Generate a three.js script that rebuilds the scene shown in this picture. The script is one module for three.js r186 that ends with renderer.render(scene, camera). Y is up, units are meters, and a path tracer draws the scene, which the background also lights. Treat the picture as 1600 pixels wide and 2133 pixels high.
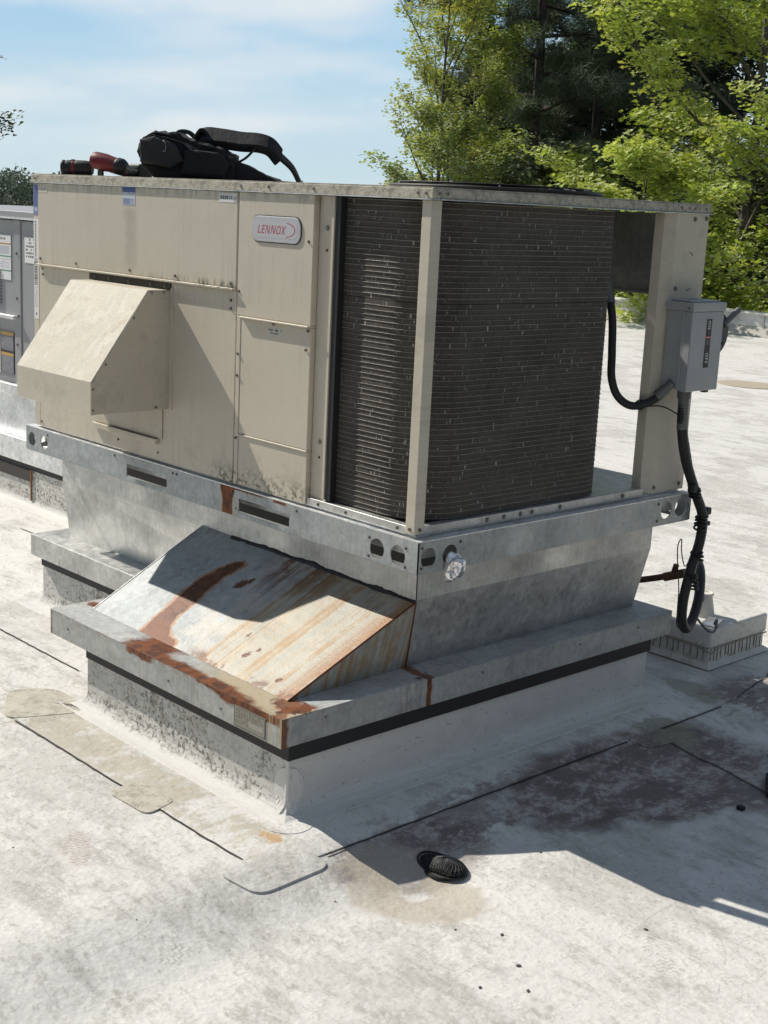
import * as THREE from 'three';
import { RoundedBoxGeometry } from 'three/addons/geometries/RoundedBoxGeometry.js';
import { mergeGeometries } from 'three/addons/utils/BufferGeometryUtils.js';

// ------------------------------------------------------------------ camera, sky, sun
const scene = new THREE.Scene();
const V = (x, y, z) => new THREE.Vector3(x, y, z);
const camera = new THREE.PerspectiveCamera(41.44, 0.75, 0.05, 1500);
{
  const r = V(0.679031, 0.047842, -0.732549), u = V(-0.193770, 0.974166, -0.115992), f = V(-0.708075, -0.220709, -0.670759);
  camera.position.set(2.47093, 1.56835, 2.45549);
  camera.quaternion.setFromRotationMatrix(new THREE.Matrix4().makeBasis(r, u, f.clone().negate()));
  camera.updateMatrixWorld();
}
const renderer = new THREE.WebGLRenderer();
renderer.toneMapping = THREE.LinearToneMapping;
renderer.toneMappingExposure = 1.06;
renderer.shadowMap.enabled = true;
const sunTravel = V(1.08, -1, -0.265).normalize();
const sun = new THREE.DirectionalLight(new THREE.Color().setRGB(1, 0.945, 0.85), 4.9);
sun.position.copy(sunTravel).multiplyScalar(-30); sun.target.position.set(0, 0, 0);
sun.castShadow = true; sun.shadow.radius = 1; sun.shadow.mapSize.set(4096, 4096);
Object.assign(sun.shadow.camera, { left: -30, right: 30, top: 30, bottom: -30, near: 1, far: 90 });
scene.add(sun, sun.target);

// ------------------------------------------------------------------ noise helpers
function rng(seed) { let s = seed >>> 0; return () => { s |= 0; s = s + 0x6D2B79F5 | 0; let t = Math.imul(s ^ s >>> 15, 1 | s); t = t + Math.imul(t ^ t >>> 7, 61 | t) ^ t; return ((t ^ t >>> 14) >>> 0) / 4294967296; }; }
const clamp = (x, a = 0, b = 1) => Math.min(b, Math.max(a, x));
const sm = (a, b, x) => { const t = clamp((x - a) / (b - a)); return t * t * (3 - 2 * t); };
const lerp = (a, b, t) => a + (b - a) * t;
const mix3 = (a, b, t) => [lerp(a[0], b[0], t), lerp(a[1], b[1], t), lerp(a[2], b[2], t)];
// periodic fbm in 0..1, fx by fy cells in the first octave
function fbm(w, h, fx, fy, oct, seed, gain = 0.5) {
  const out = new Float32Array(w * h); let amp = 1, tot = 0;
  for (let o = 0; o < oct; o++) {
    const nx = Math.min(w, fx << o), ny = Math.min(h, fy << o), R = rng(seed * 131 + o * 977 + 7), L = new Float32Array(nx * ny);
    for (let i = 0; i < L.length; i++) L[i] = R();
    for (let j = 0; j < h; j++) {
      const y = j / h * ny, y0 = Math.floor(y); let ty = y - y0; ty = ty * ty * (3 - 2 * ty);
      const ra = (y0 % ny) * nx, rb = ((y0 + 1) % ny) * nx;
      for (let i = 0; i < w; i++) {
        const x = i / w * nx, x0 = Math.floor(x); let tx = x - x0; tx = tx * tx * (3 - 2 * tx);
        const a = x0 % nx, b = (x0 + 1) % nx;
        const p = L[ra + a] + (L[ra + b] - L[ra + a]) * tx, q = L[rb + a] + (L[rb + b] - L[rb + a]) * tx;
        out[j * w + i] += amp * (p + (q - p) * ty);
      }
    }
    tot += amp; amp *= gain;
  }
  for (let i = 0; i < out.length; i++) out[i] = clamp((out[i] / tot - 0.5) * 1.6 + 0.5);
  return out;
}
const field = (w, h, ...a) => { const d = fbm(w, h, ...a); return (u, v) => d[(((Math.floor(v * h) % h) + h) % h) * w + (((Math.floor(u * w) % w) + w) % w)]; };
const toS = new Uint8Array(4097); for (let i = 0; i <= 4096; i++) { const c = i / 4096; toS[i] = Math.round(255 * (c <= 0.0031308 ? 12.92 * c : 1.055 * Math.pow(c, 1 / 2.4) - 0.055)); }
function tex(w, h, fn, { srgb = true, repeat } = {}) {
  const d = new Uint8Array(w * h * 4);
  for (let j = 0, k = 0; j < h; j++) for (let i = 0; i < w; i++, k += 4) {
    const c = fn((i + 0.5) / w, (j + 0.5) / h, i, j);
    if (srgb) { d[k] = toS[Math.round(clamp(c[0]) * 4096)]; d[k + 1] = toS[Math.round(clamp(c[1]) * 4096)]; d[k + 2] = toS[Math.round(clamp(c[2]) * 4096)]; }
    else d[k] = d[k + 1] = d[k + 2] = Math.round(clamp(c) * 255);
    d[k + 3] = 255;
  }
  const t = new THREE.DataTexture(d, w, h, THREE.RGBAFormat);
  t.wrapS = t.wrapT = THREE.RepeatWrapping; t.magFilter = THREE.LinearFilter; t.minFilter = THREE.LinearMipmapLinearFilter; t.generateMipmaps = true;
  if (srgb) t.colorSpace = THREE.SRGBColorSpace;
  if (repeat) t.repeat.set(repeat[0], repeat[1]);
  t.needsUpdate = true; return t;
}
const rep = (t, a, b = a) => { const c = t.clone(); c.repeat.set(a, b); c.needsUpdate = true; return c; };

// sky: pale summer haze at the horizon, deep blue overhead, thin streaks of cirrus
{
  const w = 2048, h = 1024, d = new Float32Array(w * h * 4);
  const ci = field(1024, 512, 5, 18, 6, 11, 0.55), ci2 = field(1024, 512, 9, 50, 5, 12, 0.5), wp = field(512, 256, 4, 6, 3, 13);
  const stops = [[-90, [0.42, 0.47, 0.48]], [0, [0.56, 0.69, 0.735]], [2.5, [0.52, 0.68, 0.765]], [5, [0.45, 0.64, 0.78]], [9, [0.33, 0.56, 0.785]], [18, [0.155, 0.275, 0.45]], [40, [0.058, 0.112, 0.215]], [90, [0.028, 0.06, 0.13]]];
  for (let j = 0; j < h; j++) {
    const e = ((j + 0.5) / h - 0.5) * 180; let k = 0; while (k < stops.length - 2 && e > stops[k + 1][0]) k++;
    const c = mix3(stops[k][1], stops[k + 1][1], clamp((e - stops[k][0]) / (stops[k + 1][0] - stops[k][0])));
    for (let i = 0; i < w; i++) {
      const u = i / w, v = j / h, uu = u * 3 + 0.05 * wp(u, v), vv = v + 0.012 * wp(u + 0.3, v) - u * 0.08;
      const s = sm(0.38, 0.74, ci(uu, vv * 2.1) * 0.72 + ci2(uu * 1.3, vv * 2.3) * 0.35);
      const a = s * 0.9 * sm(-2, 3, e) * (1 - 0.55 * sm(12, 50, e));
      const q = (j * w + i) * 4, br = lerp(1, 0.62, sm(8, 60, e));
      d[q] = lerp(c[0], 0.74 * br, a); d[q + 1] = lerp(c[1], 0.79 * br, a); d[q + 2] = lerp(c[2], 0.82 * br, a); d[q + 3] = 1;
    }
  }
  const t = new THREE.DataTexture(d, w, h, THREE.RGBAFormat, THREE.FloatType);
  t.mapping = THREE.EquirectangularReflectionMapping; t.magFilter = t.minFilter = THREE.LinearFilter; t.needsUpdate = true;
  scene.background = t; scene.environment = t;
}

// ------------------------------------------------------------------ geometry helpers (world coordinates, uv in metres)
function metreUV(g) {
  g = g.index ? g.toNonIndexed() : g;
  const p = g.attributes.position, n = p.count, uv = new Float32Array(n * 2), a = V(), b = V(), c = V();
  for (let i = 0; i < n; i += 3) {
    a.fromBufferAttribute(p, i); b.fromBufferAttribute(p, i + 1); c.fromBufferAttribute(p, i + 2);
    const nx = Math.abs((b.y - a.y) * (c.z - a.z) - (b.z - a.z) * (c.y - a.y)), ny = Math.abs((b.z - a.z) * (c.x - a.x) - (b.x - a.x) * (c.z - a.z)), nz = Math.abs((b.x - a.x) * (c.y - a.y) - (b.y - a.y) * (c.x - a.x));
    for (let k = 0; k < 3; k++) {
      const q = k === 0 ? a : k === 1 ? b : c, o = (i + k) * 2;
      if (nz >= nx && nz >= ny) { uv[o] = q.x; uv[o + 1] = q.y; } else if (nx >= ny) { uv[o] = q.z; uv[o + 1] = q.y; } else { uv[o] = q.x; uv[o + 1] = q.z; }
    }
  }
  g.setAttribute('uv', new THREE.BufferAttribute(uv, 2)); return g;
}
function mapUV(g, fn) {                       // uv from a surface's own frame
  g = g.index ? g.toNonIndexed() : g;
  const p = g.attributes.position, uv = new Float32Array(p.count * 2);
  for (let i = 0; i < p.count; i++) { const q = fn(p.getX(i), p.getY(i), p.getZ(i)); uv[2 * i] = q[0]; uv[2 * i + 1] = q[1]; }
  g.setAttribute('uv', new THREE.BufferAttribute(uv, 2)); g.userData.uv = true; return g;
}
const clean = g => { const o = new THREE.BufferGeometry(); const s = g.index ? g.toNonIndexed() : g; for (const k of ['position', 'normal', 'uv']) if (s.attributes[k]) o.setAttribute(k, s.attributes[k]); if (!o.attributes.normal) o.computeVertexNormals(); return o; };
const merge = (...gs) => mergeGeometries(gs.flat().map(g => { g = clean(g); if (!g.attributes.uv) g = metreUV(g); return g; }));
function box(x0, x1, y0, y1, z0, z1, bev = 0) {
  const w = Math.abs(x1 - x0), h = Math.abs(y1 - y0), d = Math.abs(z1 - z0);
  const g = bev ? new RoundedBoxGeometry(w, h, d, 2, Math.min(bev, w / 2.02, h / 2.02, d / 2.02)) : new THREE.BoxGeometry(w, h, d);
  return g.translate((x0 + x1) / 2, (y0 + y1) / 2, (z0 + z1) / 2);
}
function sheet(pts, th = 0.002) {              // a planar (or nearly planar) convex polygon of real thickness, in front of pts along -normal
  const P = pts.map(p => V(...p)), n = V().subVectors(P[1], P[0]).cross(V().subVectors(P[2], P[0])).normalize(), pos = [];
  const B = P.map(p => p.clone().addScaledVector(n, -th)), tri = (a, b, c) => pos.push(a.x, a.y, a.z, b.x, b.y, b.z, c.x, c.y, c.z);
  for (let i = 1; i < P.length - 1; i++) { tri(P[0], P[i], P[i + 1]); tri(B[0], B[i + 1], B[i]); }
  for (let i = 0; i < P.length; i++) { const j = (i + 1) % P.length; tri(P[i], B[i], B[j]); tri(P[i], B[j], P[j]); }
  const g = new THREE.BufferGeometry(); g.setAttribute('position', new THREE.Float32BufferAttribute(pos, 3)); g.computeVertexNormals(); return g;
}
function extrude(outline, holes, depth, bev = 0, seg = 12) {  // outline in xy, grows +z
  const s = outline instanceof THREE.Shape ? outline : new THREE.Shape(outline.map(p => new THREE.Vector2(...p)));
  for (const h of holes || []) s.holes.push(h);
  return new THREE.ExtrudeGeometry(s, { depth, bevelEnabled: bev > 0, bevelSize: bev, bevelThickness: bev, bevelSegments: 2, curveSegments: seg });
}
const circ = (x, y, r) => { const p = new THREE.Path(); p.absarc(x, y, r, 0, Math.PI * 2, true); return p; };
const rectPath = (x0, x1, y0, y1) => new THREE.Path([[x0, y0], [x0, y1], [x1, y1], [x1, y0]].map(p => new THREE.Vector2(...p)));
function rrect(x0, x1, y0, y1, r) { const s = new THREE.Shape(); s.moveTo(x0 + r, y0); s.lineTo(x1 - r, y0); s.absarc(x1 - r, y0 + r, r, -Math.PI / 2, 0); s.lineTo(x1, y1 - r); s.absarc(x1 - r, y1 - r, r, 0, Math.PI / 2); s.lineTo(x0 + r, y1); s.absarc(x0 + r, y1 - r, r, Math.PI / 2, Math.PI); s.lineTo(x0, y0 + r); s.absarc(x0 + r, y0 + r, r, Math.PI, 1.5 * Math.PI); return s; }
function tube(pts, r, n = 40, rad = 8, closed = false) { return new THREE.TubeGeometry(new THREE.CatmullRomCurve3(pts.map(p => V(...p)), closed, 'centripetal'), n, r, rad, closed); }
function cyl(a, b, r0, r1 = r0, seg = 14) {
  const A = V(...a), B = V(...b), g = new THREE.CylinderGeometry(r1, r0, A.distanceTo(B), seg);
  return g.applyQuaternion(new THREE.Quaternion().setFromUnitVectors(V(0, 1, 0), B.clone().sub(A).normalize())).translate((A.x + B.x) / 2, (A.y + B.y) / 2, (A.z + B.z) / 2);
}
function ribbon(pts, w, t, side, n = 40, wEnd = w) {     // a strap: rectangular section w (along side) by t swept along a curve
  const c = new THREE.CatmullRomCurve3(pts.map(p => V(...p)), false, 'centripetal'), S = V(...side).normalize(), pos = [], ring = [];
  for (let i = 0; i <= n; i++) {
    const p = c.getPoint(i / n), T = c.getTangent(i / n), N = V().crossVectors(S, T).normalize(), ww = lerp(w, wEnd, i / n) / 2, q = [];
    for (const [a, b] of [[-1, -0.6], [-0.9, -1], [0.9, -1], [1, -0.6], [1, 0.6], [0.9, 1], [-0.9, 1], [-1, 0.6]]) q.push(p.clone().addScaledVector(S, a * ww).addScaledVector(N, b * t / 2));
    ring.push(q);
  }
  const tri = (a, b, d) => pos.push(a.x, a.y, a.z, b.x, b.y, b.z, d.x, d.y, d.z);
  for (let i = 0; i < n; i++) for (let k = 0; k < 8; k++) { const k2 = (k + 1) % 8; tri(ring[i][k], ring[i + 1][k], ring[i + 1][k2]); tri(ring[i][k], ring[i + 1][k2], ring[i][k2]); }
  for (const e of [0, n]) for (let k = 1; k < 7; k++) tri(ring[e][0], ring[e][k], ring[e][k + 1]);
  const g = new THREE.BufferGeometry(); g.setAttribute('position', new THREE.Float32BufferAttribute(pos, 3)); g.computeVertexNormals(); return g;
}
// names
const taken = new Map();
function numbered(n) { const k = taken.get(n) || 0; taken.set(n, k + 1); return k ? n + '_' + String(k).padStart(3, '0') : n; }
class Thing {
  constructor(name, label, category, base = [0, 0, 0], group) {
    this.o = new THREE.Group(); this.o.name = numbered(name); this.o.position.set(...base); this.b = base;
    this.o.userData = { label, category }; if (group) this.o.userData.group = group; scene.add(this.o);
  }
  part(name, geo, mat, parent, label) {
    const g = geo.userData.uv ? geo : metreUV(geo); if (!g.attributes.normal) g.computeVertexNormals();
    g.translate(-this.b[0], -this.b[1], -this.b[2]);
    const m = new THREE.Mesh(g, mat); m.name = name; m.castShadow = m.receiveShadow = true; (parent || this.o).add(m); if (label) m.userData.label = label; return m;
  }
  share(name, geo, mat, pos, parent, quat) {   // geometry built round its own origin and shared
    const m = new THREE.Mesh(geo, mat); m.name = name; m.castShadow = m.receiveShadow = true; m.position.set(pos[0] - this.b[0], pos[1] - this.b[1], pos[2] - this.b[2]); if (quat) m.quaternion.copy(quat); (parent || this.o).add(m); return m;
  }
}
function single(name, geo, mat, label, category, group, kind) {
  const g = geo.userData.uv ? geo : metreUV(geo); if (!g.attributes.normal) g.computeVertexNormals();
  const m = new THREE.Mesh(g, mat); m.name = numbered(name); m.castShadow = m.receiveShadow = true;
  if (kind) m.userData.kind = kind; if (label) m.userData.label = label; if (category) m.userData.category = category; if (group) m.userData.group = group;
  scene.add(m); return m;
}
const std = (o) => new THREE.MeshStandardMaterial(o);
const rgb = (r, g, b) => new THREE.Color().setRGB(r, g, b);

// ------------------------------------------------------------------ shared fields and materials
const fVs = field(2048, 512, 70, 4, 5, 6, 0.6), fA = field(1024, 1024, 6, 6, 7, 1, 0.6), fB = field(1024, 1024, 12, 12, 6, 2, 0.65), fS = field(1024, 1024, 40, 5, 6, 3, 0.6), fG = field(1024, 1024, 90, 90, 3, 4, 0.7), fV = field(1024, 1024, 120, 3, 4, 5, 0.6);
// galvanised steel: small crystals, weather film, a period of 0.8 m
const spangle = (() => { const R = rng(77), n = 46, P = []; for (let i = 0; i < n * n; i++) P.push([R(), R(), R()]);
  return (u, v) => { const x = u * n, y = v * n, xi = Math.floor(x), yi = Math.floor(y); let best = 9, c = 0; for (let b = -1; b < 2; b++) for (let a = -1; a < 2; a++) { const q = P[((yi + b + n) % n) * n + (xi + a + n) % n], d = (xi + a + q[0] - x) ** 2 + (yi + b + q[1] - y) ** 2; if (d < best) { best = d; c = q[2]; } } return c; }; })();
const galvTone = (u, v) => 0.40 + 0.09 * (spangle(u % 1, v % 1) - 0.5) + 0.14 * (fA(u, v) - 0.5) + 0.05 * (fV(u, v) - 0.5) + 0.08 * (fG(u, v) - 0.5);
const galvTex = tex(1024, 1024, (u, v) => { const t = galvTone(u, v), w = sm(0.55, 0.8, fB(u + 0.3, v)) * 0.06; const q = t * 1.45; return [q + w, q * 1.0 + w, q * 0.985 + w * 0.9]; });
const galvRough = tex(512, 512, (u, v) => 0.42 + 0.3 * fA(u + 0.2, v) + 0.12 * (spangle(u, v) - 0.5), { srgb: false });
const galv = std({ map: rep(galvTex, 1.25), color: rgb(0.88, 0.88, 0.87), roughnessMap: rep(galvRough, 1.25), roughness: 0.85, metalness: 0.8 });
const galvNew = std({ map: rep(galvTex, 1.25), color: rgb(1.25, 1.26, 1.28), roughnessMap: rep(galvRough, 1.25), roughness: 0.8, metalness: 0.6 });
const galvRail = std({ map: rep(galvTex, 1.25), color: rgb(0.66, 0.70, 0.72), roughnessMap: rep(galvRough, 1.25), roughness: 0.9, metalness: 0.7 });
const black = std({ color: rgb(0.012, 0.012, 0.013), roughness: 0.6 });
const rubber = std({ color: rgb(0.02, 0.02, 0.021), roughness: 0.55 });
const darkSteel = std({ color: rgb(0.03, 0.031, 0.034), roughness: 0.5, metalness: 0.3 });
const boltMat = std({ color: rgb(0.3, 0.29, 0.27), roughness: 0.45, metalness: 0.7 });
const boltDark = std({ color: rgb(0.15, 0.135, 0.115), roughness: 0.6, metalness: 0.4 });
const rustPatch = (u, v) => mix3([0.20, 0.062, 0.016], [0.085, 0.026, 0.012], sm(0.3, 0.75, fB(u, v)));
// beige baked paint over the front of the cabinet: x -2.03..0 by y 0.70..1.63, so that stains sit where they are
const FX = x => (x + 2.03) / 2.03, FY = y => (y - 0.70) / 0.93;
const beige = [0.585, 0.528, 0.432];
const facePaint = tex(2048, 1024, (u, v) => {
  const x = u * 2.03 - 2.03, y = v * 0.93 + 0.70, k = 1 + 0.06 * (fA(u * 1.3, v) - 0.5) + 0.05 * (fG(u * 2, v) - 0.5) + 0.03 * (fS(u * 2, v * 0.5) - 0.5);
  let c = [beige[0] * k, beige[1] * k, beige[2] * k];
  const n = fB(u * 4, v * 2), n2 = fG(u * 2, v), st = fV(u * 1.5, v * 0.6);
  // run marks down the doors
  c = mix3(c, [0.40, 0.365, 0.295], 0.2 * sm(0.52, 0.82, st) * sm(0.35, 0.7, fA(u, v)));
  c = mix3(c, [0.30, 0.275, 0.22], 0.55 * sm(1.556, 1.588, y + 0.018 * (st - 0.5)) * sm(0.35, 0.65, st * 0.6 + n * 0.4));
  // dirty run below the blue label
  c = mix3(c, [0.30, 0.275, 0.21], 0.55 * sm(0.05, 0.012, Math.abs(x + 1.375 + 0.02 * (n - 0.5))) * sm(1.54, 1.5, y) * sm(1.30, 1.36, y) * (0.4 + 0.6 * n));
  // mould along the lip of the upper door and along the bottom edge
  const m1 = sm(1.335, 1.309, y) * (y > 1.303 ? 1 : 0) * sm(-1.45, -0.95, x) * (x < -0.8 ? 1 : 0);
  const m2 = sm(0.80, 0.722, y + 0.03 * (n - 0.5)) * sm(-0.98, -0.84, x) * sm(-0.40, -0.5, x);
  const m3 = sm(0.90, 0.80, y) * 0.3 * sm(0.5, 0.8, n);
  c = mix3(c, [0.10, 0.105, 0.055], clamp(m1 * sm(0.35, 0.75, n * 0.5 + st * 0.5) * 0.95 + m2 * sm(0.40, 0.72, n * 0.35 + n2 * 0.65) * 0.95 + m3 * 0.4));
  return c;
});
const paintBump = tex(512, 512, (u, v) => 0.5 + 0.5 * (fA(u, v) - 0.5) + 0.25 * (fG(u, v) - 0.5), { srgb: false });
const paint = std({ map: facePaint, roughness: 0.42, bumpMap: rep(paintBump, 3), bumpScale: 0.0004 });
const paintTex = tex(512, 512, (u, v) => { const k = 1 + 0.10 * (fA(u, v) - 0.5) + 0.08 * (fG(u, v) - 0.5), d = 0.3 * sm(0.6, 0.85, fB(u, v)); return mix3([beige[0] * k, beige[1] * k, beige[2] * k], [0.36, 0.33, 0.26], d); });
const paintPlain = std({ map: rep(paintTex, 1.2), roughness: 0.42, bumpMap: rep(paintBump, 2), bumpScale: 0.0004 });
const capTex = tex(1024, 512, (u, v) => { const n = fG(u * 3, v * 3), l = sm(0.42, 0.62, fB(u * 4, v * 4) * 0.6 + n * 0.4), k = 0.95 + 0.2 * (fA(u, v) - 0.5); return mix3([0.53 * k, 0.49 * k, 0.40 * k], [0.20, 0.19, 0.145], l * 0.65); });
const capMat = std({ map: rep(capTex, 1.5), roughness: 0.75, bumpMap: rep(paintBump, 6), bumpScale: 0.002 });
const hoodTex = tex(1024, 1024, (u, v) => { const k = 1 + 0.14 * (fA(u, v) - 0.5) + 0.12 * (fG(u, v) - 0.5), w = sm(0.55, 0.75, fS(u * 0.4, v * 3)), sp = sm(0.75, 0.83, fB(u * 2, v * 2)); let c = [0.50 * k, 0.455 * k, 0.36 * k]; c = mix3(c, [0.62, 0.58, 0.49], 0.5 * w); return mix3(c, [0.40, 0.30, 0.19], 0.5 * sp); });
const hoodMat = std({ map: rep(hoodTex, 1.6), roughness: 0.6, bumpMap: rep(paintBump, 4), bumpScale: 0.0012 });
const screwGeo = metreUV(mergeGeometries([new THREE.CylinderGeometry(0.0030, 0.0034, 0.0035, 6), new THREE.CylinderGeometry(0.0046, 0.0046, 0.0012, 10).translate(0, -0.0018, 0)].map(clean)).rotateX(Math.PI / 2));
const boltGeo = metreUV(mergeGeometries([new THREE.CylinderGeometry(0.0048, 0.0052, 0.005, 6), new THREE.CylinderGeometry(0.0075, 0.0075, 0.002, 12).translate(0, -0.003, 0)].map(clean)).rotateX(Math.PI / 2));
const toX = new THREE.Quaternion().setFromAxisAngle(V(0, 1, 0), Math.PI / 2);

// ------------------------------------------------------------------ the roof
const dip = (x, z) => -0.055 * sm(0.04, 0.38, x) * sm(1.97, 1.45, x) * sm(-1.95, -1.1, z) * sm(1.95, 1.2, z) - 0.012 * Math.exp(-(((x - 0.37) / 0.10) ** 2 + ((z - 0.21) / 0.10) ** 2));
const onRoof = (x, z) => { let X = x, Z = z; for (let i = 0; i < 4; i++) { const k = -dip(X, Z) / 1.568; X = x + k * (x - 2.471); Z = z + k * (z - 2.455); } return [X, Z]; };   // sight lines taken for a level roof, moved on to where the sloping roof meets them
const RW = 2048;
const r1 = fbm(RW, RW, 5, 5, 7, 21, 0.6), r2 = fbm(RW, RW, 22, 60, 6, 22, 0.68), r3 = fbm(RW, RW, 256, 256, 3, 23, 0.8), r4 = fbm(RW, RW, 9, 9, 5, 24, 0.55), r5 = fbm(RW, RW, 80, 40, 5, 25, 0.75), r6 = fbm(RW, RW, 110, 230, 4, 26, 0.8);
const scuffs = (() => { const S = new Float32Array(RW * RW), R = rng(404); for (let i = 0; i < 3600; i++) { let x = R() * RW, y = R() * RW, a = 0.5 + (R() + R() - 1) * 1.3 + (R() < 0.25 ? 1.5 : 0); const L = 8 + R() * R() * 130, m = (R() < 0.55 ? 1 : -1) * (0.15 + 0.45 * R()), bend = (R() - 0.5) * 0.02, wd = R() < 0.25 ? 2 : 1; for (let k = 0; k < L; k++) { x += Math.cos(a); y += Math.sin(a); a += bend; if (R() < 0.3) continue; const f = m * Math.sin(Math.PI * k / L); for (let w = 0; w < wd; w++) S[(((Math.floor(y) + w) % RW + RW) % RW) * RW + ((Math.floor(x) % RW) + RW) % RW] += f; } } return S; })();   // shoe and tool scuffs
function roofBase(k) {
  const a = r1[k], b = r2[k], c = r3[k], d = r4[k], e = r5[k], h = r6[k];
  const t = 0.65 + 0.05 * (a - 0.5) + 0.09 * (h - 0.5) + 0.06 * (c - 0.5);
  let col = [t, t * 0.98, t * 0.94];
  col = mix3(col, [0.42, 0.412, 0.39], 0.8 * sm(0.39, 0.85, b * 0.55 + d * 0.1 + h * 0.35));      // grey traffic film in streaks
  col = mix3(col, [0.47, 0.425, 0.335], 0.28 * sm(0.52, 0.85, d * 0.5 + c * 0.5));                     // old dried puddles
  col = mix3(col, [0.72, 0.70, 0.65], 0.7 * sm(0.44, 0.76, e * 0.42 + h * 0.34 + c * 0.26));            // worn bare white
  col = mix3(col, [0.39, 0.38, 0.355], 0.5 * sm(0.54, 0.62, d * 0.55 + e * 0.25 + b * 0.25) * (0.4 + 0.6 * h));                          // edges of dried silt
  const ridge = 1 - Math.abs(e - 0.5) * 2, ridge2 = 1 - Math.abs(h - 0.5) * 2;
  col = mix3(col, [0.30, 0.285, 0.25], 0.55 * sm(0.90, 0.985, ridge * 0.7 + ridge2 * 0.3) * sm(0.42, 0.6, a * 0.5 + b * 0.5)); // crazed dirt lines
  col = mix3(col, [0.33, 0.315, 0.28], 0.5 * sm(0.56, 0.76, e * 0.25 + b * 0.25 + h * 0.5));           // fine dark scuffs
  if (c > 0.82) col = mix3(col, [0.30, 0.285, 0.255], 0.35); else if (c < 0.18) col = mix3(col, [0.76, 0.75, 0.715], 0.35);
  const q = scuffs[k]; return q > 0 ? mix3(col, [0.78, 0.765, 0.725], Math.min(0.7, q)) : mix3(col, [0.24, 0.23, 0.205], Math.min(0.6, -q));
}
const roofBump = tex(1024, 1024, (u, v, i, j) => { const k = (j * 2) * RW + i * 2; return 0.5 + 0.25 * (r2[k] - 0.5) + 0.35 * (r3[k] - 0.5) + 0.25 * (r4[k] - 0.5) + 0.3 * (r6[k] - 0.5); }, { srgb: false });
const roofFarTex = tex(RW, RW, (u, v, i, j) => roofBase(j * RW + i));
// near roof, x and z from -2 to 2: the same membrane with its own stains
const blob = (x, z, cx, cz, rx, rz, n, w = 0.45) => sm(1.15, 0.75, Math.hypot((x - cx) / rx, (z - cz) / rz) + w * (n - 0.5) * 2);
const treads = [[-0.22, 0.88, 0.5, [0.40, 0.27, 0.21]], [0.26, 0.93, 2.2, [0.34, 0.33, 0.30]], [0.14, 0.80, 2.4, [0.37, 0.36, 0.32]], [0.72, 0.86, 0.3, [0.36, 0.35, 0.31]], [0.92, 0.06, 0.8, [0.36, 0.33, 0.29]], [-0.05, 1.05, 1.1, [0.40, 0.39, 0.36]]];
const roofNearTex = tex(RW, RW, (u, v, i, j) => {
  const k = j * RW + i, x = u * 4 - 2, z = v * 4 - 2, n = r4[k], n1 = r1[k], f = r5[k], g = r3[k];
  let c = roofBase(k);
  if (x > -1.6 && x < 1.9 && z > -1.9 && z < 1.6) {
    const wx = x + 0.10 * (n - 0.5), wz = z + 0.16 * (n1 - 0.5);
    // silt left by standing water beyond the skirt
    const wet = clamp(blob(wx, wz, 0.34, -0.62, 0.26, 0.44, n, 0.55) + 0.75 * blob(wx, wz, 0.19, -0.2, 0.09, 0.52, f, 0.7) + 0.9 * blob(wx, wz, 0.42, -1.02, 0.30, 0.22, n1, 0.5) + 0.9 * blob(wx, wz, 0.10, -1.52, 0.22, 0.18, f, 0.7) + 0.7 * blob(wx, wz, 0.25, 0.22, 0.12, 0.22, g * 0.5 + n * 0.5, 0.4)) * sm(-0.06, 0.06, x - 0.04 + 0.06 * (f - 0.5));
    c = mix3(c, mix3([0.19, 0.145, 0.125], [0.10, 0.072, 0.064], sm(0.4, 0.7, f)), 0.92 * wet * (0.5 + 0.45 * sm(0.25, 0.55, g * 0.4 + f * 0.6)));
    // olive algae on the skirt
    c = mix3(c, [0.22, 0.21, 0.14], 0.7 * blob(wx, wz, 0.16, -1.02, 0.09, 0.12, f, 0.6) + 0.6 * blob(wx, wz, 0.05, -1.36, 0.18, 0.08, n, 0.8));
    // sand round the drain
    const dr = Math.hypot((x - 0.36) / 0.19, (z - 0.30) / 0.17) + 0.5 * (n - 0.5) + 0.3 * (f - 0.5);
    c = mix3(c, [0.44, 0.385, 0.31], 0.7 * sm(1.05, 0.8, dr) * sm(0.2, 0.5, dr + 0.4 * f));
    // brownish scum and lichen on the skirt by the sunlit side
    c = mix3(c, [0.42, 0.375, 0.28], 0.65 * sm(0.62, 0.58, z) * sm(0.36, 0.44, z) * sm(-1.3, -0.9, x) * sm(0.15, 0.0, x) * sm(0.4, 0.65, f * 0.5 + n * 0.5));
    c = mix3(c, [0.46, 0.26, 0.08], 0.75 * blob(x, z, 0.02, 0.47, 0.045, 0.022, f * 0.6 + g * 0.4, 1.1));
    c = mix3(c, [0.36, 0.33, 0.26], 0.7 * blob(x, z, -1.13, 0.52, 0.16, 0.10, f, 0.9) * sm(0.3, 0.6, g));
    c = mix3(c, [0.26, 0.19, 0.11], 0.85 * blob(x, z, -1.21, 0.47, 0.05, 0.025, f, 1.0));
    for (const [tx, tz, ta, tc] of treads) {
      const dx = x - tx, dz = z - tz; if (Math.abs(dx) > 0.2 || Math.abs(dz) > 0.2) continue;
      const a = dx * Math.cos(ta) + dz * Math.sin(ta), b = -dx * Math.sin(ta) + dz * Math.cos(ta);
      const s = sm(1, 0.8, Math.hypot(a / 0.105, b / 0.04) + 0.3 * (f - 0.5)), zig = Math.abs(((a * 70 + Math.abs(((b * 45) % 1 + 1) % 1 - 0.5) * 1.3) % 1 + 1) % 1 - 0.5);
      c = mix3(c, tc, 0.65 * s * sm(0.25, 0.4, zig) * sm(0.4, 0.6, f * 0.6 + n * 0.4));
    }
  }
  return c;
});
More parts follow.
